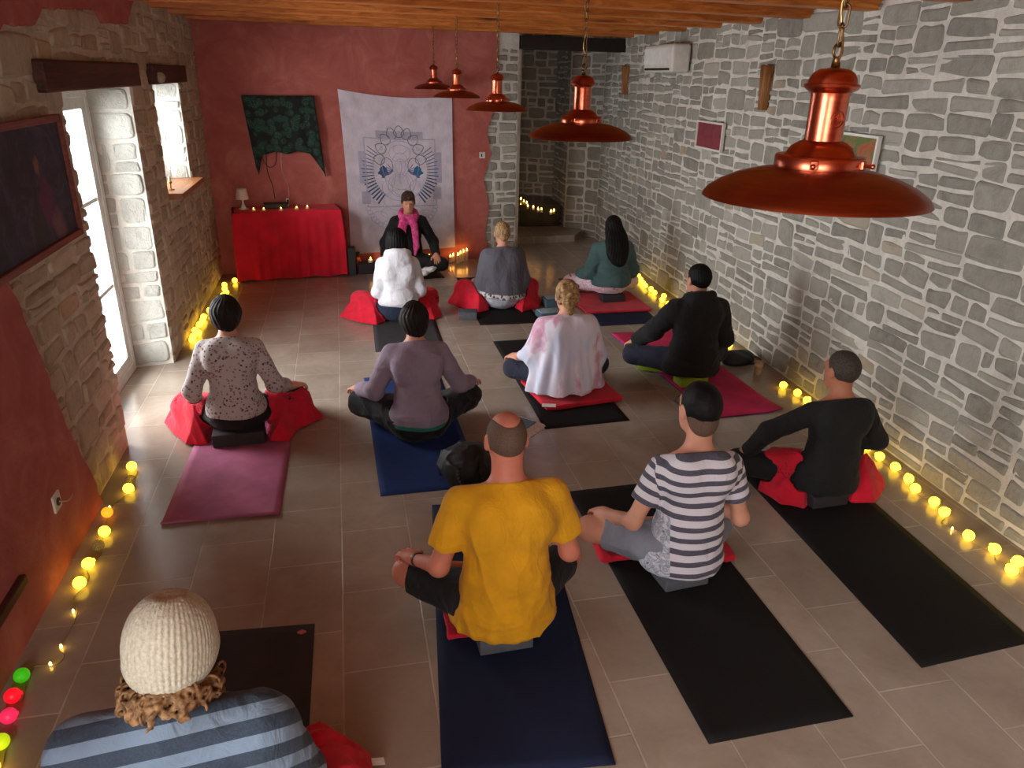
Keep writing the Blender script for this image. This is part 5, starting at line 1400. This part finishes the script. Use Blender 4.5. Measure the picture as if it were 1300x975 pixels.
def add_splash(m):
    """grey-blue splash print low on the left side of the t-shirt"""
    nt = m.node_tree; t = NT.__new__(NT); t.m, t.t = m, nt; t.b = [x for x in nt.nodes if x.type == 'BSDF_PRINCIPLED'][0]
    tc = nt.nodes.new('ShaderNodeTexCoord'); sp = nt.nodes.new('ShaderNodeSeparateXYZ'); t.l(tc.outputs['Object'], sp.inputs[0])
    k = t.math('MULTIPLY', t.math('LESS_THAN', sp.outputs[0], -.105), t.math('LESS_THAN', sp.outputs[2], .40))
    n = t.noise(tc.outputs['Object'], 24, 4, .6, 1.0); c = t.ramp(n, [(.42, (196, 196, 204)), (.5, (120, 132, 152)), (.58, (190, 192, 202)), (.68, (70, 80, 104))])
    src = t.b.inputs['Base Color'].links[0].from_socket; t.color(t.mix(k, src, c))
add_splash(M['stripe_tee'])
M['stripe_knit'] = stripe_mat('blue_grey_stripes', (112, 130, 150), (34, 46, 62), .068, .52, .30)
def floral_mat():
    t = NT('speckled_floral_jersey'); t.set(rough=.9); v = t.coord()
    a = t.vor(v, 46, 'F1'); n = t.noise(v, 11, 3); k = t.math('LESS_THAN', a, t.math('MULTIPLY', n, .62)); b_ = t.vor(v, 30, 'F1'); k2 = t.math('LESS_THAN', b_, .2)
    c = t.mix(t.ramp(n, [(.45, (0, 0, 0)), (.46, (255, 255, 255))]), (66, 62, 66), (120, 62, 60)); c = t.mix(t.math('MULTIPLY', k, .75), (176, 166, 164), c); c = t.mix(k2, c, (94, 40, 44)); t.color(c); t.bump(t.noise(v, 240, 3), .3, .0015); return t.m
M['floral'] = floral_mat()
def tiedye():
    t = NT('tie_dye_cotton'); t.set(rough=.9); n = t.noise(t.coord(scale=(1, 1, .7)), 4.2, 4, .55, .6); n2 = t.noise(t.coord(scale=(1, 1, .5), loc=(4, 2, 1)), 5, 3)
    c = t.ramp(n, [(.40, (206, 208, 228)), (.54, (222, 214, 226)), (.60, (204, 158, 180)), (.70, (176, 112, 138))]); t.color(t.mix(t.ramp(n2, [(.5, (0, 0, 0)), (.62, (160, 160, 160))]), c, (176, 178, 206))); t.bump(t.noise(t.coord(), 240, 3), .3, .0015); return t.m
M['tiedye'] = tiedye()
def print_leg():
    t = NT('printed_leggings'); t.set(rough=.9); n = t.noise(t.coord(), 10, 4, .6, .8); t.color(t.ramp(n, [(.42, (216, 206, 214)), (.5, (206, 150, 164)), (.56, (216, 206, 214)), (.66, (110, 70, 96))])); return t.m
M['print_leg'] = print_leg()
def hem_mat():
    t = NT('patterned_hem_band'); t.set(rough=.9); v = t.coord(scale=(36, 36, 36)); sp = t.n('ShaderNodeTexVoronoi', feature='F1'); t.l(v, sp.inputs['Vector']); sp.inputs['Scale'].default_value = 1
    t.color(t.ramp(sp.outputs['Distance'], [(.42, (84, 78, 80)), (.5, (196, 190, 190))])); return t.m
M['hem_band'] = hem_mat()
def scarf_mat():
    t = NT('pink_scarf_weave'); t.set(rough=.9); n = t.noise(t.coord(), 26, 5, .6, 1); t.color(t.ramp(n, [(.35, (186, 20, 100)), (.55, (216, 76, 140)), (.7, (190, 120, 150))])); t.bump(n, .4, .004); return t.m
M['scarf'] = scarf_mat()
def knit():
    t = NT('cream_ribbed_knit'); t.set(rough=.95, sheen=.06); n = t.noise(t.coord(), 120, 4); t.color(t.ramp(n, [(.3, (168, 160, 140)), (.7, (202, 195, 176))])); t.bump(n, .6, .004); return t.m
M['knit'] = knit()
BL = lambda O, loc, size, rz: [((loc[0] - O[0], loc[1] - O[1], loc[2] + size[2] / 2), (size[0] / 2, size[1] / 2, size[2] / 2), rz)]
def along(P, q_shift=0.0):
    """position measured down the trunk, or out along the sleeve where a point lies nearer the arm"""
    def fn(p):
        v = P.N[2] - p[:, 2]; dt = P.torso(p, .02)
        for q in (-1, 1):
            S, E = P.S[q].astype(F32), P.E[q].astype(F32); u = unit(E - S).astype(F32); a = (p - S) @ u; da = P.arm(p, q, .02)
            v = np.where((da < dt - .012) & (np.abs(p[:, 0] - P.lx) > P.sw - .01), a + .07, v)
        return v
    return fn
def blanket(label, P, f, lo, hi, gap=.008, res=.0062, name='blanket', extra=None, group='red fleece blankets', seed=3, fold=.010, m=None):
    """fleece lying over or under a sitter: trimmed back from legs, clothes, block and floor"""
    def g(p):
        d = f(p) - fold * folds(p, seed, 13) + .002 * wav(p, seed + 1, 70)
        for fn in (getattr(P, 'lowf', None), getattr(P, 'shirtf', None), getattr(P, 'bellf', None)):
            if fn is not None: d = smax(d, gap - fn(p), .004)
        for q in (-1, 1): d = np.maximum(d, gap - P.handf(p, q)); d = np.maximum(d, gap - P.arm(p, q, .014))
        for q in (-1, 1): d = np.maximum(d, gap - P.leg(p, q, .016)); d = np.maximum(d, gap - P.foot(p, q, .012))
        return P.clip(p, d, .002)
    t = soft(name, g, lo, hi, res, m or M['fleece'])
    t.location = (P.O[0], P.O[1], 0); t.rotation_euler = (0, 0, P.yaw)
    return tag(t, label, 'blanket', group)
def s_poly2(p, pts):
    d = np.full(len(p), 1e9, F32); sg = np.ones(len(p), F32); n = len(pts)
    for i in range(n):
        a, b = np.array(pts[i], F32), np.array(pts[i - 1], F32); e = b - a; w = p[:, :2] - a
        t = np.clip((w @ e) / (e @ e), 0, 1); q = w - t[:, None] * e; d = np.minimum(d, (q * q).sum(1))
        c1, c2, c3 = p[:, 1] >= a[1], p[:, 1] < b[1], e[0] * w[:, 1] > e[1] * w[:, 0]
        sg = np.where((c1 & c2 & c3) | (~c1 & ~c2 & ~c3), -sg, sg)
    return sg * np.sqrt(d)
def drape(pts, P=None, q=1, cap=.235, slope=1.7, z0=.016, cov=.03):
    """fleece falling from a raised knee to a footprint on the floor"""
    def f(p):
        D = s_poly2(p, pts); h = z0 + slope * np.maximum(-D, 0); h = smin(h, np.full(len(p), cap, F32), .08)
        ang = np.arctan2(p[:, 0] - pts[0][0], p[:, 1] - pts[0][1] - .001)
        h = h + .010 * np.sin(ang * 14) * sstep(0, .05, -D)
        d = (p[:, 2] - h) * .6
        if P is not None: d = smin(d, P.leg(p, q, cov), .05)
        return smax(D, d, .012)
    return f
def over_leg(P, q, r=.035, k0=.35, flare=.22, out=.10, zt=.0):
    """cloth thrown over one thigh and knee, running out to a corner on the floor"""
    def f(p):
        H, K = P.hip[q], P.K[q]; A = H + (K - H) * k0
        d = s_cap(p, A, K, .088 + r, .066 + r)
        Cn = K + vec(q * flare, -.05, 0); Cn[2] = .02
        C2 = K + vec(q * out, -.26, 0); C2[2] = .02
        d = smin(d, s_poly(p, [K + vec(q * .02, 0, .01), (K + Cn) / 2 + vec(0, 0, .015), Cn], (.07, .045, .018), .05), .07)
        d = smin(d, s_poly(p, [A + (K - A) * .4, ((A + K) / 2 + C2) / 2, C2], (.08, .05, .022), .05), .07)
        return d
    return f
# ---------------------------------------------------------------- 1 yellow shirt
O = (.555, 2.52)
P = Person('person in a mustard yellow t-shirt with a shaved balding head, in the centre foreground', O, 1.035, .083, .188, 1.06, .035, .015, nk=.735, bt=.95, ar=1.02, hd={-1: (-.5, .85, -.10)}, skin='skin_pink', neck=.062, hsz=1.04,
           knees={-1: (-.375, .33, .15), 1: (.37, .31, .15)}, hands={-1: (-.34, .25, .268), 1: (.35, .25, .25)}, poles={-1: (-.1, -.8, -.7), 1: (.15, -.8, -.7)}, block=BL(O, (.55, 2.49, ZB), BLK, .03))
P.body().hair('fringe', M['hair_buzz'], .0036)
P.trousers(M['black_cloth'], .016, .88, name='shorts')
P.shirt(M['yellow_tee'], .016, .62, .115, 't_shirt', fold=.005, loose=.012, vf=.014, drape=.006, flare=.012)
bm = NB(); Nn = P.N; tube(bm, [tuple(Nn + vec(.068 * math.sin(a), -.004 - .064 * math.cos(a), .03 - .03 * (1 - math.cos(a)) * .5)) for a in np.linspace(-2.2, 2.2, 40)], .0022, 5); obj('necklace', bm, M['steel'], P.root)
def band(P, q, m, name, off=.03, r=.031, w=.018):
    f = unit(P.W[q] - P.E[q]); c = P.W[q] - f * off; z = V(f).to_track_quat('Z', 'Y').to_matrix()
    bm = NB(); lathe(bm, [(r, -w / 2), (r + .004, -w / 2), (r + .004, w / 2), (r, w / 2)], c=V(c), n=24, M=z, closed=True); obj(name, bm, m, P.root, angle=40)
band(P, -1, M['ac_dark'], 'wristband', .022, .0285)
PY = P
blanket('corner of red blanket showing under the left thigh of the person in the yellow shirt', P, lambda p: s_box(p, (-.12, .13, .02), (.115, .12, .011), .008), (-.3, -.1, 0), (.05, .25, .06), name='blanket')
# ---------------------------------------------------------------- 2 striped t-shirt
O = (1.475, 2.77)
P = Person('person in a navy and white striped t-shirt and grey shorts, right of the yellow shirt', O, 0.99, .083, .165, .98, .045, .045, nk=.645, bt=.9, ar=.95, hsz=1.13, skin='skin', neck=.056, head=(.12, .05, 0), yaw=-.06,
           knees={-1: (-.385, .24, .15), 1: (.34, .28, .14)}, hands={-1: (-.31, .24, .235), 1: (.30, .24, .22)}, poles={-1: (-.25, -.7, -.7), 1: (.25, -.7, -.7)}, block=BL(O, (1.475, 2.74, ZB), BLK, .16))
P.body().hair('crop', M['hair_black'], .0042); P.hair('fade', M['hair_buzz'], .0042, name='shaved_nape')
P.trousers(M['grey_short'], .017, .74, name='shorts', fold=.008)
P.shirt(M['stripe_tee'], .014, .6, .10, 't_shirt', fold=.004, loose=.010, vf=.003, flare=.025, attrs={'along': along(P)})
bm = NB()
for x in (-1, 1): tube(bm, [tuple(P.Hc + P.HR @ vec(x * .080, y, .010 + .0 * y)) for y in (-.01, .05, .10)], .0022, 5)
for x in (-1, 1): tube(bm, [tuple(P.Hc + P.HR @ vec(x * .034 + .024 * math.cos(a), .118, .004 + .018 * math.sin(a))) for a in np.linspace(0, 2 * PI, 17)[:-1]], .0022, 5, closed=True)
obj('glasses', bm, M['ac_dark'], P.root)
blanket('red blanket folded under the crossed legs of the person in the striped t-shirt', P, lambda p: smin(s_box(p, (-.17, .33, .026), (.17, .19, .016), .012), s_box(p, (.10, .22, .026), (.24, .15, .016), .012), .02), (-.46, -.06, 0), (.4, .52, .08), name='blanket')
# ---------------------------------------------------------------- 3 all in black
O = (2.60, 3.30)
P = Person('person dressed all in black with cropped greying hair, at the right by the wall lights', O, .89, .083, .158, .95, .03, .03, nk=.605, skin='skin_tan', head=(.15, .04, 0), neck=.05,
           knees={-1: (-.40, .25, .15), 1: (.35, .26, .15)}, hands={-1: (-.37, .22, .235), 1: (.30, .22, .23)}, poles={-1: (-.6, -.25, .3), 1: (.6, -.5, -.4)}, block=BL(O, (2.60, 3.27, ZB), BLK, .05))
P.body().hair('crop', M['hair_grey'], .0042)
P.trousers(M['black_cloth'], .012, 1.9)
P.shirt(M['black_cloth'], .012, 1.97, .105, 'long_sleeved_top', fold=.004, loose=.008, flare=.02)
def tri(c0, c1, c2, r=.012):
    c = [vec(*c0), vec(*c1), vec(*c2)]
    return lambda p: smin(smin(s_cap(p, c[0], c[1], r, r), s_cap(p, c[1], c[2], r, r), .09), smin(s_cap(p, c[2], c[0], r, r), s_cap(p, (c[0] + c[1] + c[2]) / 3, (c[0] + c[1]) / 2, r, r), .09), .09)
fa = tri((-.17, .03, .30), (-.26, .0, .05), (-.13, -.07, .05), .02); fb = lambda p: s_ell(p, (-.19, .0, .14), (.055, .06, .15))
blanket('red blanket bunched between the left thigh and waist of the person dressed all in black', P, drape([(-.30, .14), (-.26, -.02), (-.16, -.10), (-.09, -.05), (-.10, .10), (-.2, .2)], P, -1, cap=.31, slope=3.4, cov=.032), (-.40, -.2, 0), (0, .28, .36), name='blanket', fold=.014)
fc = tri((.17, .03, .26), (.40, .05, .06), (.20, -.10, .03), .014); fd = lambda p: s_ell(p, (.24, .02, .11), (.10, .06, .10))
blanket('red blanket corner sticking out by the right hip of the person dressed all in black', P, drape([(.49, .06), (.28, -.12), (.15, -.09), (.12, .1), (.3, .16)], cap=.27, slope=2.0), (.05, -.22, 0), (.56, .24, .36), name='blanket', fold=.008)
# ---------------------------------------------------------------- 4 floral top
O = (-.76, 4.70)
P = Person('person in a speckled floral top sitting on the mauve mat by the glazed door', O, .945, .095, .148, .92, .025, .0, nk=.675, skin='skin', head=(0, .02, 0), neck=.05,
           knees={-1: (-.35, .24, .15), 1: (.36, .24, .15)}, hands={-1: (-.27, .13, .25), 1: (.33, .19, .275)}, poles={-1: (-.2, -.9, -.3), 1: (.1, -.8, -.5)}, hd={1: (.75, .6, -.15)}, block=BL(O, (-.755, 4.64, ZB + .001), (.32, .15, .085), .05))
P.body().hair('thick', M['hair_dark'], .0046)
P.trousers(M['black_cloth'], .012, 1.9)
P.shirt(M['floral'], .012, 1.62, .20, 'floral_top', fold=.004, loose=.006, flare=.018)
for q, lab, pts in ((-1, 'red blanket draped over the left leg of the person in the floral top', [(-.53, .30), (-.44, .12), (-.32, -.06), (-.19, -.09), (-.17, .12), (-.2, .44), (-.46, .46)]), (1, 'red blanket draped over the right leg of the person in the floral top', [(.53, .20), (.38, .06), (.31, -.13), (.20, -.11), (.17, .12), (.2, .42), (.42, .44)])):
    blanket(lab, P, drape(pts, P, q), (-.6 if q < 0 else .1, -.2, 0), (-.1 if q < 0 else .6, .5, .30), name='blanket', seed=4 + q)
# ---------------------------------------------------------------- 5 lilac top
O = (.40, 4.50)
P = Person('person in a lilac long-sleeved top and black trousers on the royal blue mat', O, .915, .035, .152, .93, .02, -.01, nk=.655, skin='skin', head=(0, .03, 0), neck=.05,
           knees={-1: (-.36, .30, .16), 1: (.37, .29, .16)}, hands={-1: (-.37, .25, .275), 1: (.38, .25, .28)}, poles={-1: (-.02, -.9, -.6), 1: (.02, -.9, -.6)}, hd={-1: (-.45, .85, -.2), 1: (.5, .8, -.2)})
P.body().hair('thick', M['hair_dark'], .0046)
P.trousers(M['black_cloth'], .024, 1.92, fold=.012, waist=.21)
P.shirt(M['green_vest'], .012, .15, .115, 'undershirt', fold=.002, res=.007)
P.shirt(M['lilac'], .016, 1.95, .145, 'long_sleeved_top', fold=.006, loose=.006, flare=.022)
# ---------------------------------------------------------------- 6 tie-dye shawl
O = (1.56, 5.02)
P = Person('person wrapped in a white and pink tie-dye shawl with a messy blond bun', O, .88, .055, .16, .98, .03, -.01, nk=.61, skin='skin', head=(0, .06, 0), neck=.05,
           knees={-1: (-.35, .26, .15), 1: (.34, .26, .14)}, hands={-1: (-.34, .28, .235), 1: (.30, .22, .22)}, poles={-1: (-.4, -.3, -.9), 1: (.4, -.4, -.9)}, floorz=.045)
P.A[-1][2] = P.A[1][2] = .09
P.body().hair('messybun', M['hair_sandy'], .0046)
P.trousers(M['navy_cloth'], .012, 1.9)
P.bell(M['tiedye'], .085, .295, .215, 'shawl', seed=4, amp=.013, nf=9, tilt=(.06, .0))
fbx = lambda p: s_box(p, (.0, .05, .0245), (.31, .28, .019), .015)
def folded(p):
    d = fbx(p); d = smin(d, s_cap(p, (-.27, -.225, .027), (.28, -.20, .032), .021, .023), .012); return d
P2 = Person.__new__(Person)
o = soft('blanket', lambda p: np.maximum(folded(p) - .006 * folds(p, 3, 12), np.maximum(.0068 - p[:, 2], p[:, 2] - .0445)), (-.4, -.32, 0), (.4, .4, .08), .006, M['fleece']); o.location = (O[0] + .06, O[1], 0); o.rotation_euler = (0, 0, .13)
tag(o, 'red blanket folded flat as a cushion under the person in the tie-dye shawl', 'blanket', 'red fleece blankets')
bm = NB(); q = on_z(690, 512, .05); bx(bm, (0, 0, 0), (.10, .04, .0015), 0, Euler((.2, 0, -.4)))
t_ = obj('care_label', bm, M['paper'], o, loc=(q[0] - o.location.x, q[1] - o.location.y + .0, .047)); t_['label'] = 'white sewn-in label'
# ---------------------------------------------------------------- 7 black hoodie
O = (2.60, 5.10)
P = Person('person in a black hooded sweatshirt sitting on the magenta pink mat', O, .945, .09, .18, 1.04, .03, .02, nk=.665, bt=.92, ar=1.0, skin='skin', head=(.15, .03, 0), neck=.055, hsz=1.03,
           knees={-1: (-.37, .28, .17), 1: (.37, .27, .15)}, hands={-1: (-.33, .34, .255), 1: (.30, .24, .23)}, poles={-1: (-.25, -.5, -.8), 1: (.35, -.5, -.8)}, block=BL(O, (2.60, 5.06, ZB + .006), BLK, .04) + BL(O, (2.40, 5.40, ZB + .004), (.2, .08, .12), -.45), floorz=.0165)
P.body().hair('short', M['hair_black'], .0046)
P.trousers(M['navy_cloth'], .015, 1.9)
P.shirt(M['black_cloth'], .022, 1.93, .115, 'hooded_sweatshirt', fold=.008, loose=.016, hood=True, flare=.035, cuff=.01)
# ---------------------------------------------------------------- 8 grey poncho
O = (1.55, 7.36)
P = Person('person in a slate grey poncho with patterned hem and pinned blond hair', O, .88, .03, .150, .92, .02, .0, nk=.605, skin='skin', head=(0, .05, 0), neck=.047,
           knees={-1: (-.36, .25, .15), 1: (.35, .25, .15)}, hands={-1: (-.25, .22, .24), 1: (.25, .22, .24)})
P.body(.0066).hair('bun', M['hair_blond'], .005)
P.trousers(M['pale_leg'], .012, 1.9, name='leggings', res=.007)
P.bell([M['grey_top'], M['hem_band']], .155, .25, .19, 'poncho_top', seed=7, amp=.006, nf=6, tilt=(-.06, .10), mfun=lambda c: (c[:, 2] < .155 - .06 * c[:, 0] + .10 * c[:, 1] + .045), res=.0066)
for q, lab, pts in ((-1, 'red blanket over the left leg of the person in the grey poncho', [(-.54, .24), (-.46, .06), (-.28, -.17), (-.16, -.10), (-.16, .2), (-.24, .42), (-.42, .42)]), (1, 'red blanket over the right leg of the person in the grey poncho', [(.45, .1), (.34, -.1), (.16, -.22), (.13, -.08), (.16, .2), (.24, .42), (.44, .4)])):
    blanket(lab, P, drape(pts, P, q), (-.62 if q < 0 else .05, -.3, 0), (-.08 if q < 0 else .6, .5, .30), name='blanket', seed=5 + q, res=.007)
# ---------------------------------------------------------------- 9 long dark hair
O = (2.74, 7.42)
P = Person('person with long black hair in a teal sweatshirt, at the back beside the stone wall', O, .91, .112, .150, .92, .025, .01, nk=.625, skin='skin', head=(0, .03, 0), neck=.047, floorz=.03,
           knees={-1: (-.36, .27, .17), 1: (.34, .25, .16)}, hands={-1: (-.26, .22, .26), 1: (.27, .22, .25)}, block=BL(O, (2.75, 7.36, .033), (.25, .15, .075), .03))
P.A[-1][2] = P.A[1][2] = .08
P.body(.0066).hair('long', M['hair_black'], .0052)
P.trousers(M['print_leg'], .012, 1.9, name='leggings', res=.007)
P.shirt(M['teal_sweat'], .026, 1.93, .20, 'sweatshirt', fold=.009, loose=.022, flare=.03, cuff=.01, res=.0066)
o = soft('blanket', lambda p: np.maximum(smin(s_box(p, (.0, .05, .02), (.36, .36, .012), .01), s_box(p, (-.30, .18, .02), (.12, .22, .012), .01), .02) - .006 * folds(p, 6, 10), np.maximum(.007 - p[:, 2], p[:, 2] - .0295)), (-.5, -.42, 0), (.5, .55, .06), .007, M['fleece']); o.location = (O[0] - .03, O[1] - .12, 0)
tag(o, 'red blanket spread on the slate blue mat under the long-haired person', 'blanket', 'red fleece blankets')
# ---------------------------------------------------------------- 10 white hoodie
O = (.46, 7.10)
P = Person('person in a white hooded sweatshirt with a black bob, sitting in front of the teacher', O, .885, .03, .142, .92, .02, .01, nk=.615, skin='skin', head=(0, .03, 0), neck=.047,
           knees={-1: (-.35, .25, .15), 1: (.34, .25, .15)}, hands={-1: (-.16, .22, .22), 1: (.2, .22, .22)}, poles={-1: (-.25, -.8, -.5), 1: (.25, -.8, -.5)})
P.body(.0066).hair('bob', M['hair_black'], .005)
P.trousers(M['denim_dark'], .012, 1.9, res=.007)
P.shirt(M['white_hood'], .016, 1.93, .175, 'hooded_sweatshirt', fold=.007, loose=.006, hood=True, flare=.018, cuff=.006, res=.0066)
for q, lab, pts in ((-1, 'red blanket over the left leg of the person in the white hoodie', [(-.56, .16), (-.40, -.04), (-.22, -.16), (-.14, -.06), (-.15, .2), (-.24, .40), (-.40, .36)]), (1, 'red blanket over the right leg of the person in the white hoodie', [(.44, .06), (.34, -.06), (.2, -.04), (.15, .05), (.16, .25), (.24, .42), (.42, .38)])):
    blanket(lab, P, drape(pts, P, q), (-.66 if q < 0 else .05, -.26, 0), (-.08 if q < 0 else .6, .5, .30), name='blanket', seed=7 + q, res=.007)
# ---------------------------------------------------------------- 11 teacher
O = (.74, 9.0)
P = Person('teacher in black with bright pink scarf, facing the class before the white tapestry', O, .965, .05, .155, .93, .03, .0, nk=.68, yaw=PI + .0, skin='skin', head=(0, .16, 0), neck=.05,
           knees={-1: (-.36, .24, .15), 1: (.34, .22, .15)}, hands={-1: (-.30, .20, .25), 1: (.30, .2, .25)}, poles={-1: (-.35, -.6, -.4), 1: (.3, -.6, -.4)})
P.A[-1] = vec(-.13, .32, .08); P.footdir = {-1: (-.55, .5, .3), 1: (-.75, .45, .12)}
P.A[1] = vec(-.02, .35, .07)
P.body(.0052).hair('swept', M['hair_brown'], .0046); P.eyes(M['hair_dark'])
P.trousers(M['black_cloth'], .014, 1.85)
P.shirt(M['black_cloth'], .016, 1.93, .11, 'long_sleeved_top', fold=.005, loose=.01)
def socks(p):
    d = smin(P.foot(p, -1, .006), P.foot(p, 1, .006), .004); return P.clip(p, d)
soft('socks', socks, (-.4, .1, 0), (.4, .55, .2), .005, M['sock'], P.root)
def scarf(p):
    c = P.N + vec(0, .015, .015); q_ = p - c; rr = np.sqrt((q_[:, 0] / 1.1) ** 2 + (q_[:, 1] / 1.0) ** 2) - .082
    d = np.sqrt(rr * rr + ((q_[:, 2] + .45 * q_[:, 1]) / 1.5) ** 2) - .030
    ch = P.Ch
    d = smin(d, smax(s_poly(p, [P.N + vec(.07, .10, -.04), vec(.10, ch[1] + .15, P.zsh - .11)], (.05, .05), .03), np.abs(p[:, 1] - (ch[1] + .145)) - .028, .02), .02)
    d = smin(d, smax(s_poly(p, [P.N + vec(-.05, .10, -.05), vec(-.065, ch[1] + .155, P.zsh - .12), vec(-.07, ch[1] + .155, P.zsh - .27), vec(-.055, ch[1] + .15, P.zsh - .36)], (.042, .036, .032, .014), .02), np.abs(p[:, 1] - (ch[1] + .15)) - .022, .02), .02)
    return d - .006 * folds(p, 4, 30)
soft('scarf', scarf, P.N + vec(-.22, -.15, -.52), P.N + vec(.22, .25, .12), .0046, M['scarf'], P.root)
# ---------------------------------------------------------------- 12 knitted hat
O = (-.50, 1.40)
P = Person('person in a cream knitted hat and blue-grey striped jumper in the foreground', O, 1.065, .10, .198, 1.04, .06, .03, nk=.845, bt=.95, ar=1.0, hoff=.06, skin='skin', head=(.0, .32, .06), neck=.055, hsz=1.09,
           knees={-1: (-.36, .30, .16), 1: (.36, .34, .16)}, hands={-1: (-.3, .26, .25), 1: (.3, .28, .25)}, poles={-1: (-.35, -.6, -.6), 1: (.35, -.6, -.6)})
P.body().hair('curls', M['hair_chestnut'], .0036)
P.trousers(M['black_cloth'], .014, 1.9)
P.shirt(M['stripe_knit'], .022, 1.95, .10, 'striped_jumper', fold=.006, loose=.014, attrs={'along': lambda p: (P.N[2] - p[:, 2]) * .75 - (p[:, 1] - P.N[1]) * .65 + .08 * p[:, 0]}, collar=.03)
def hat(p):
    q = ((p - P.Hc) @ P.HR) / P.hsz
    az = np.arctan2(q[:, 0], -q[:, 1] + .0)
    d = smin(s_ell(q, (0, -.018, .030), (.094, .116, .108)), s_ell(q, (0, -.045, .085), (.06, .07, .055)), .05)
    rib = np.abs(np.sin(az * 34)); pole = np.sqrt(q[:, 0] ** 2 + (q[:, 1] + .03) ** 2)
    d = d - .0035 * rib * sstep(.012, .05, pole) - .004 * folds(q, 5, 16, (1, 1, .4)) * sstep(.09, .03, pole)
    rim = -.012 + .35 * (q[:, 1] + .02)
    d = smax(d, rim - .02 - q[:, 2], .008)
    roll = np.maximum(np.abs(q[:, 2] - rim - .0) - .026, s_ell(q, (0, -.018, .030), (.0985, .1205, .112)))
    d = smin(d, roll - .002 * rib, .004); d = d + .012 * np.exp(-((q[:, 0]) ** 2 + (q[:, 1] + .04) ** 2) / .0006) * (q[:, 2] > .05)
    return d * P.hsz
soft('knitted_hat', hat, P.Hc - .17, P.Hc + .19, .0036, M['knit'], P.root)
f = drape([(.47, .60), (.50, .40), (.36, .14), (.16, .16), (.10, .5), (.16, .66), (.34, .72)], P, 1, .25)
b_ = blanket('red blanket over the right knee of the person in the knitted hat', P, f, (.05, -.1, 0), (.75, .62, .36), name='blanket', seed=12)
bm = NB(); q = on_z(480, 966, .03); bx(bm, (0, 0, 0), (.045, .03, .002), 0, Euler((0, .25, .1))); t_ = obj('care_label', bm, M['paper'], b_, loc=(q[0] - b_.location.x, q[1] - b_.location.y, .028)); t_['label'] = 'white sewn-in label'
# ---------------------------------------------------------------- soft bags
def pack(p):
    d = s_ell(p, (0, .0, .10), (.155, .125, .125)); d = smin(d, s_box(p, (.02, -.02, .06), (.14, .11, .07), .04), .06); d = smin(d, s_ell(p, (-.05, -.07, .12), (.09, .06, .08)), .03)
    d = d - .016 * folds(p, 7, 12, (1.5, 1.5, .5)) - .010 * folds(p, 9, 22); return np.maximum(d, .0095 - p[:, 2])
o = soft('pack_body', pack, (-.24, -.22, 0), (.24, .22, .30), .0055, M['black_nylon'], BACKPACK)
for (n_, pts) in (('shoulder_strap', [(-.06, -.10, .17), (-.10, -.17, .12), (-.06, -.19, .03), (-.02, -.15, .02)]), ('shoulder_strap', [(.05, -.10, .17), (.03, -.19, .10), (.06, -.20, .03), (.08, -.14, .02)])):
    bm = NB()
    path = smooth_path(pts, 6)
    for a_, b2 in zip(path[:-1], path[1:]):
        tube(bm, [a_, b2], .011, 6)
    obj(n_, bm, M['black_nylon'], BACKPACK, smooth=True)
bm = NB(); bx(bm, (-.05, -.185, .016), (.035, .012, .014), .003); obj('buckle', bm, M['steel'], BACKPACK)
q = on_z(938, 460); th = thing('shoulder_bag', 'flat black bag lying on the floor against the stone wall', 'bag', (q[0], q[1], 0), .5)
def bag(p):
    d = s_ell(p, (0, 0, .035), (.16, .10, .055)); d = smin(d, s_ell(p, (-.08, .03, .04), (.09, .07, .06)), .04); return np.maximum(d - .012 * folds(p, 5, 14), .001 - p[:, 2])
soft('bag_body', bag, (-.24, -.18, 0), (.24, .18, .15), .006, M['black_nylon'], th)
bm = NB(); tube(bm, smooth_path([(.1, -.05, .05), (.2, -.06, .015), (.14, -.12, .012), (.0, -.12, .02)], 8), .007, 6); obj('strap', bm, M['black_nylon'], th, smooth=True)
bm = NB(); bx(bm, (.02, -.055, .079), (.05, .03, .004), .001, Euler((.5, 0, .2))); obj('badge', bm, M['foam_grey'], th)
# ================================================================ light, sky and camera
W = bpy.data.worlds.new('sky'); SC.world = W; W.use_nodes = True
W.node_tree.nodes['Background'].inputs[0].default_value = (.80, .90, 1.0, 1); W.node_tree.nodes['Background'].inputs[1].default_value = 2.2
def area(name, loc, rot, sx, sy, e, c):
    l = bpy.data.lights.new(name, 'AREA'); l.shape = 'RECTANGLE'; l.size = sx; l.size_y = sy; l.energy = e; l.color = c
    o = bpy.data.objects.new(name, l); COL.objects.link(o); o.location = loc; o.rotation_euler = rot; return o
# overcast daylight along the glazed side of the house
area('daylight', (LX - 2.9, 3.6, 1.9), (0, -PI / 2, 0), 4.2, 12.5, 3800, (.97, .985, .98))
area('daylight_rear', (-.9, RY - .9, 1.9), (PI / 2, 0, 0), 1.5, 1.9, 140, (1.0, .98, .94))
cam = bpy.data.cameras.new('camera'); co_ = bpy.data.objects.new('camera', cam); COL.objects.link(co_)
cam.sensor_fit = 'HORIZONTAL'; cam.sensor_width = 36; cam.lens = FPX / 1300 * 36; cam.clip_start = .05; cam.clip_end = 100
R = Matrix(((CR[0][0], -CR[0][1], -CR[0][2]), (CR[1][0], -CR[1][1], -CR[1][2]), (CR[2][0], -CR[2][1], -CR[2][2])))
co_.matrix_world = Matrix.Translation(V(C0)) @ R.to_4x4()
SC.camera = co_
SC.view_settings.view_transform = 'Standard'; SC.view_settings.look = 'None'; SC.view_settings.gamma = 1; SC.view_settings.exposure = 0.0; SC.view_settings.use_curve_mapping = False
SC.cycles.max_bounces = 8; SC.cycles.diffuse_bounces = 5; SC.cycles.use_denoising = True
SC.cycles.sample_clamp_indirect = 6
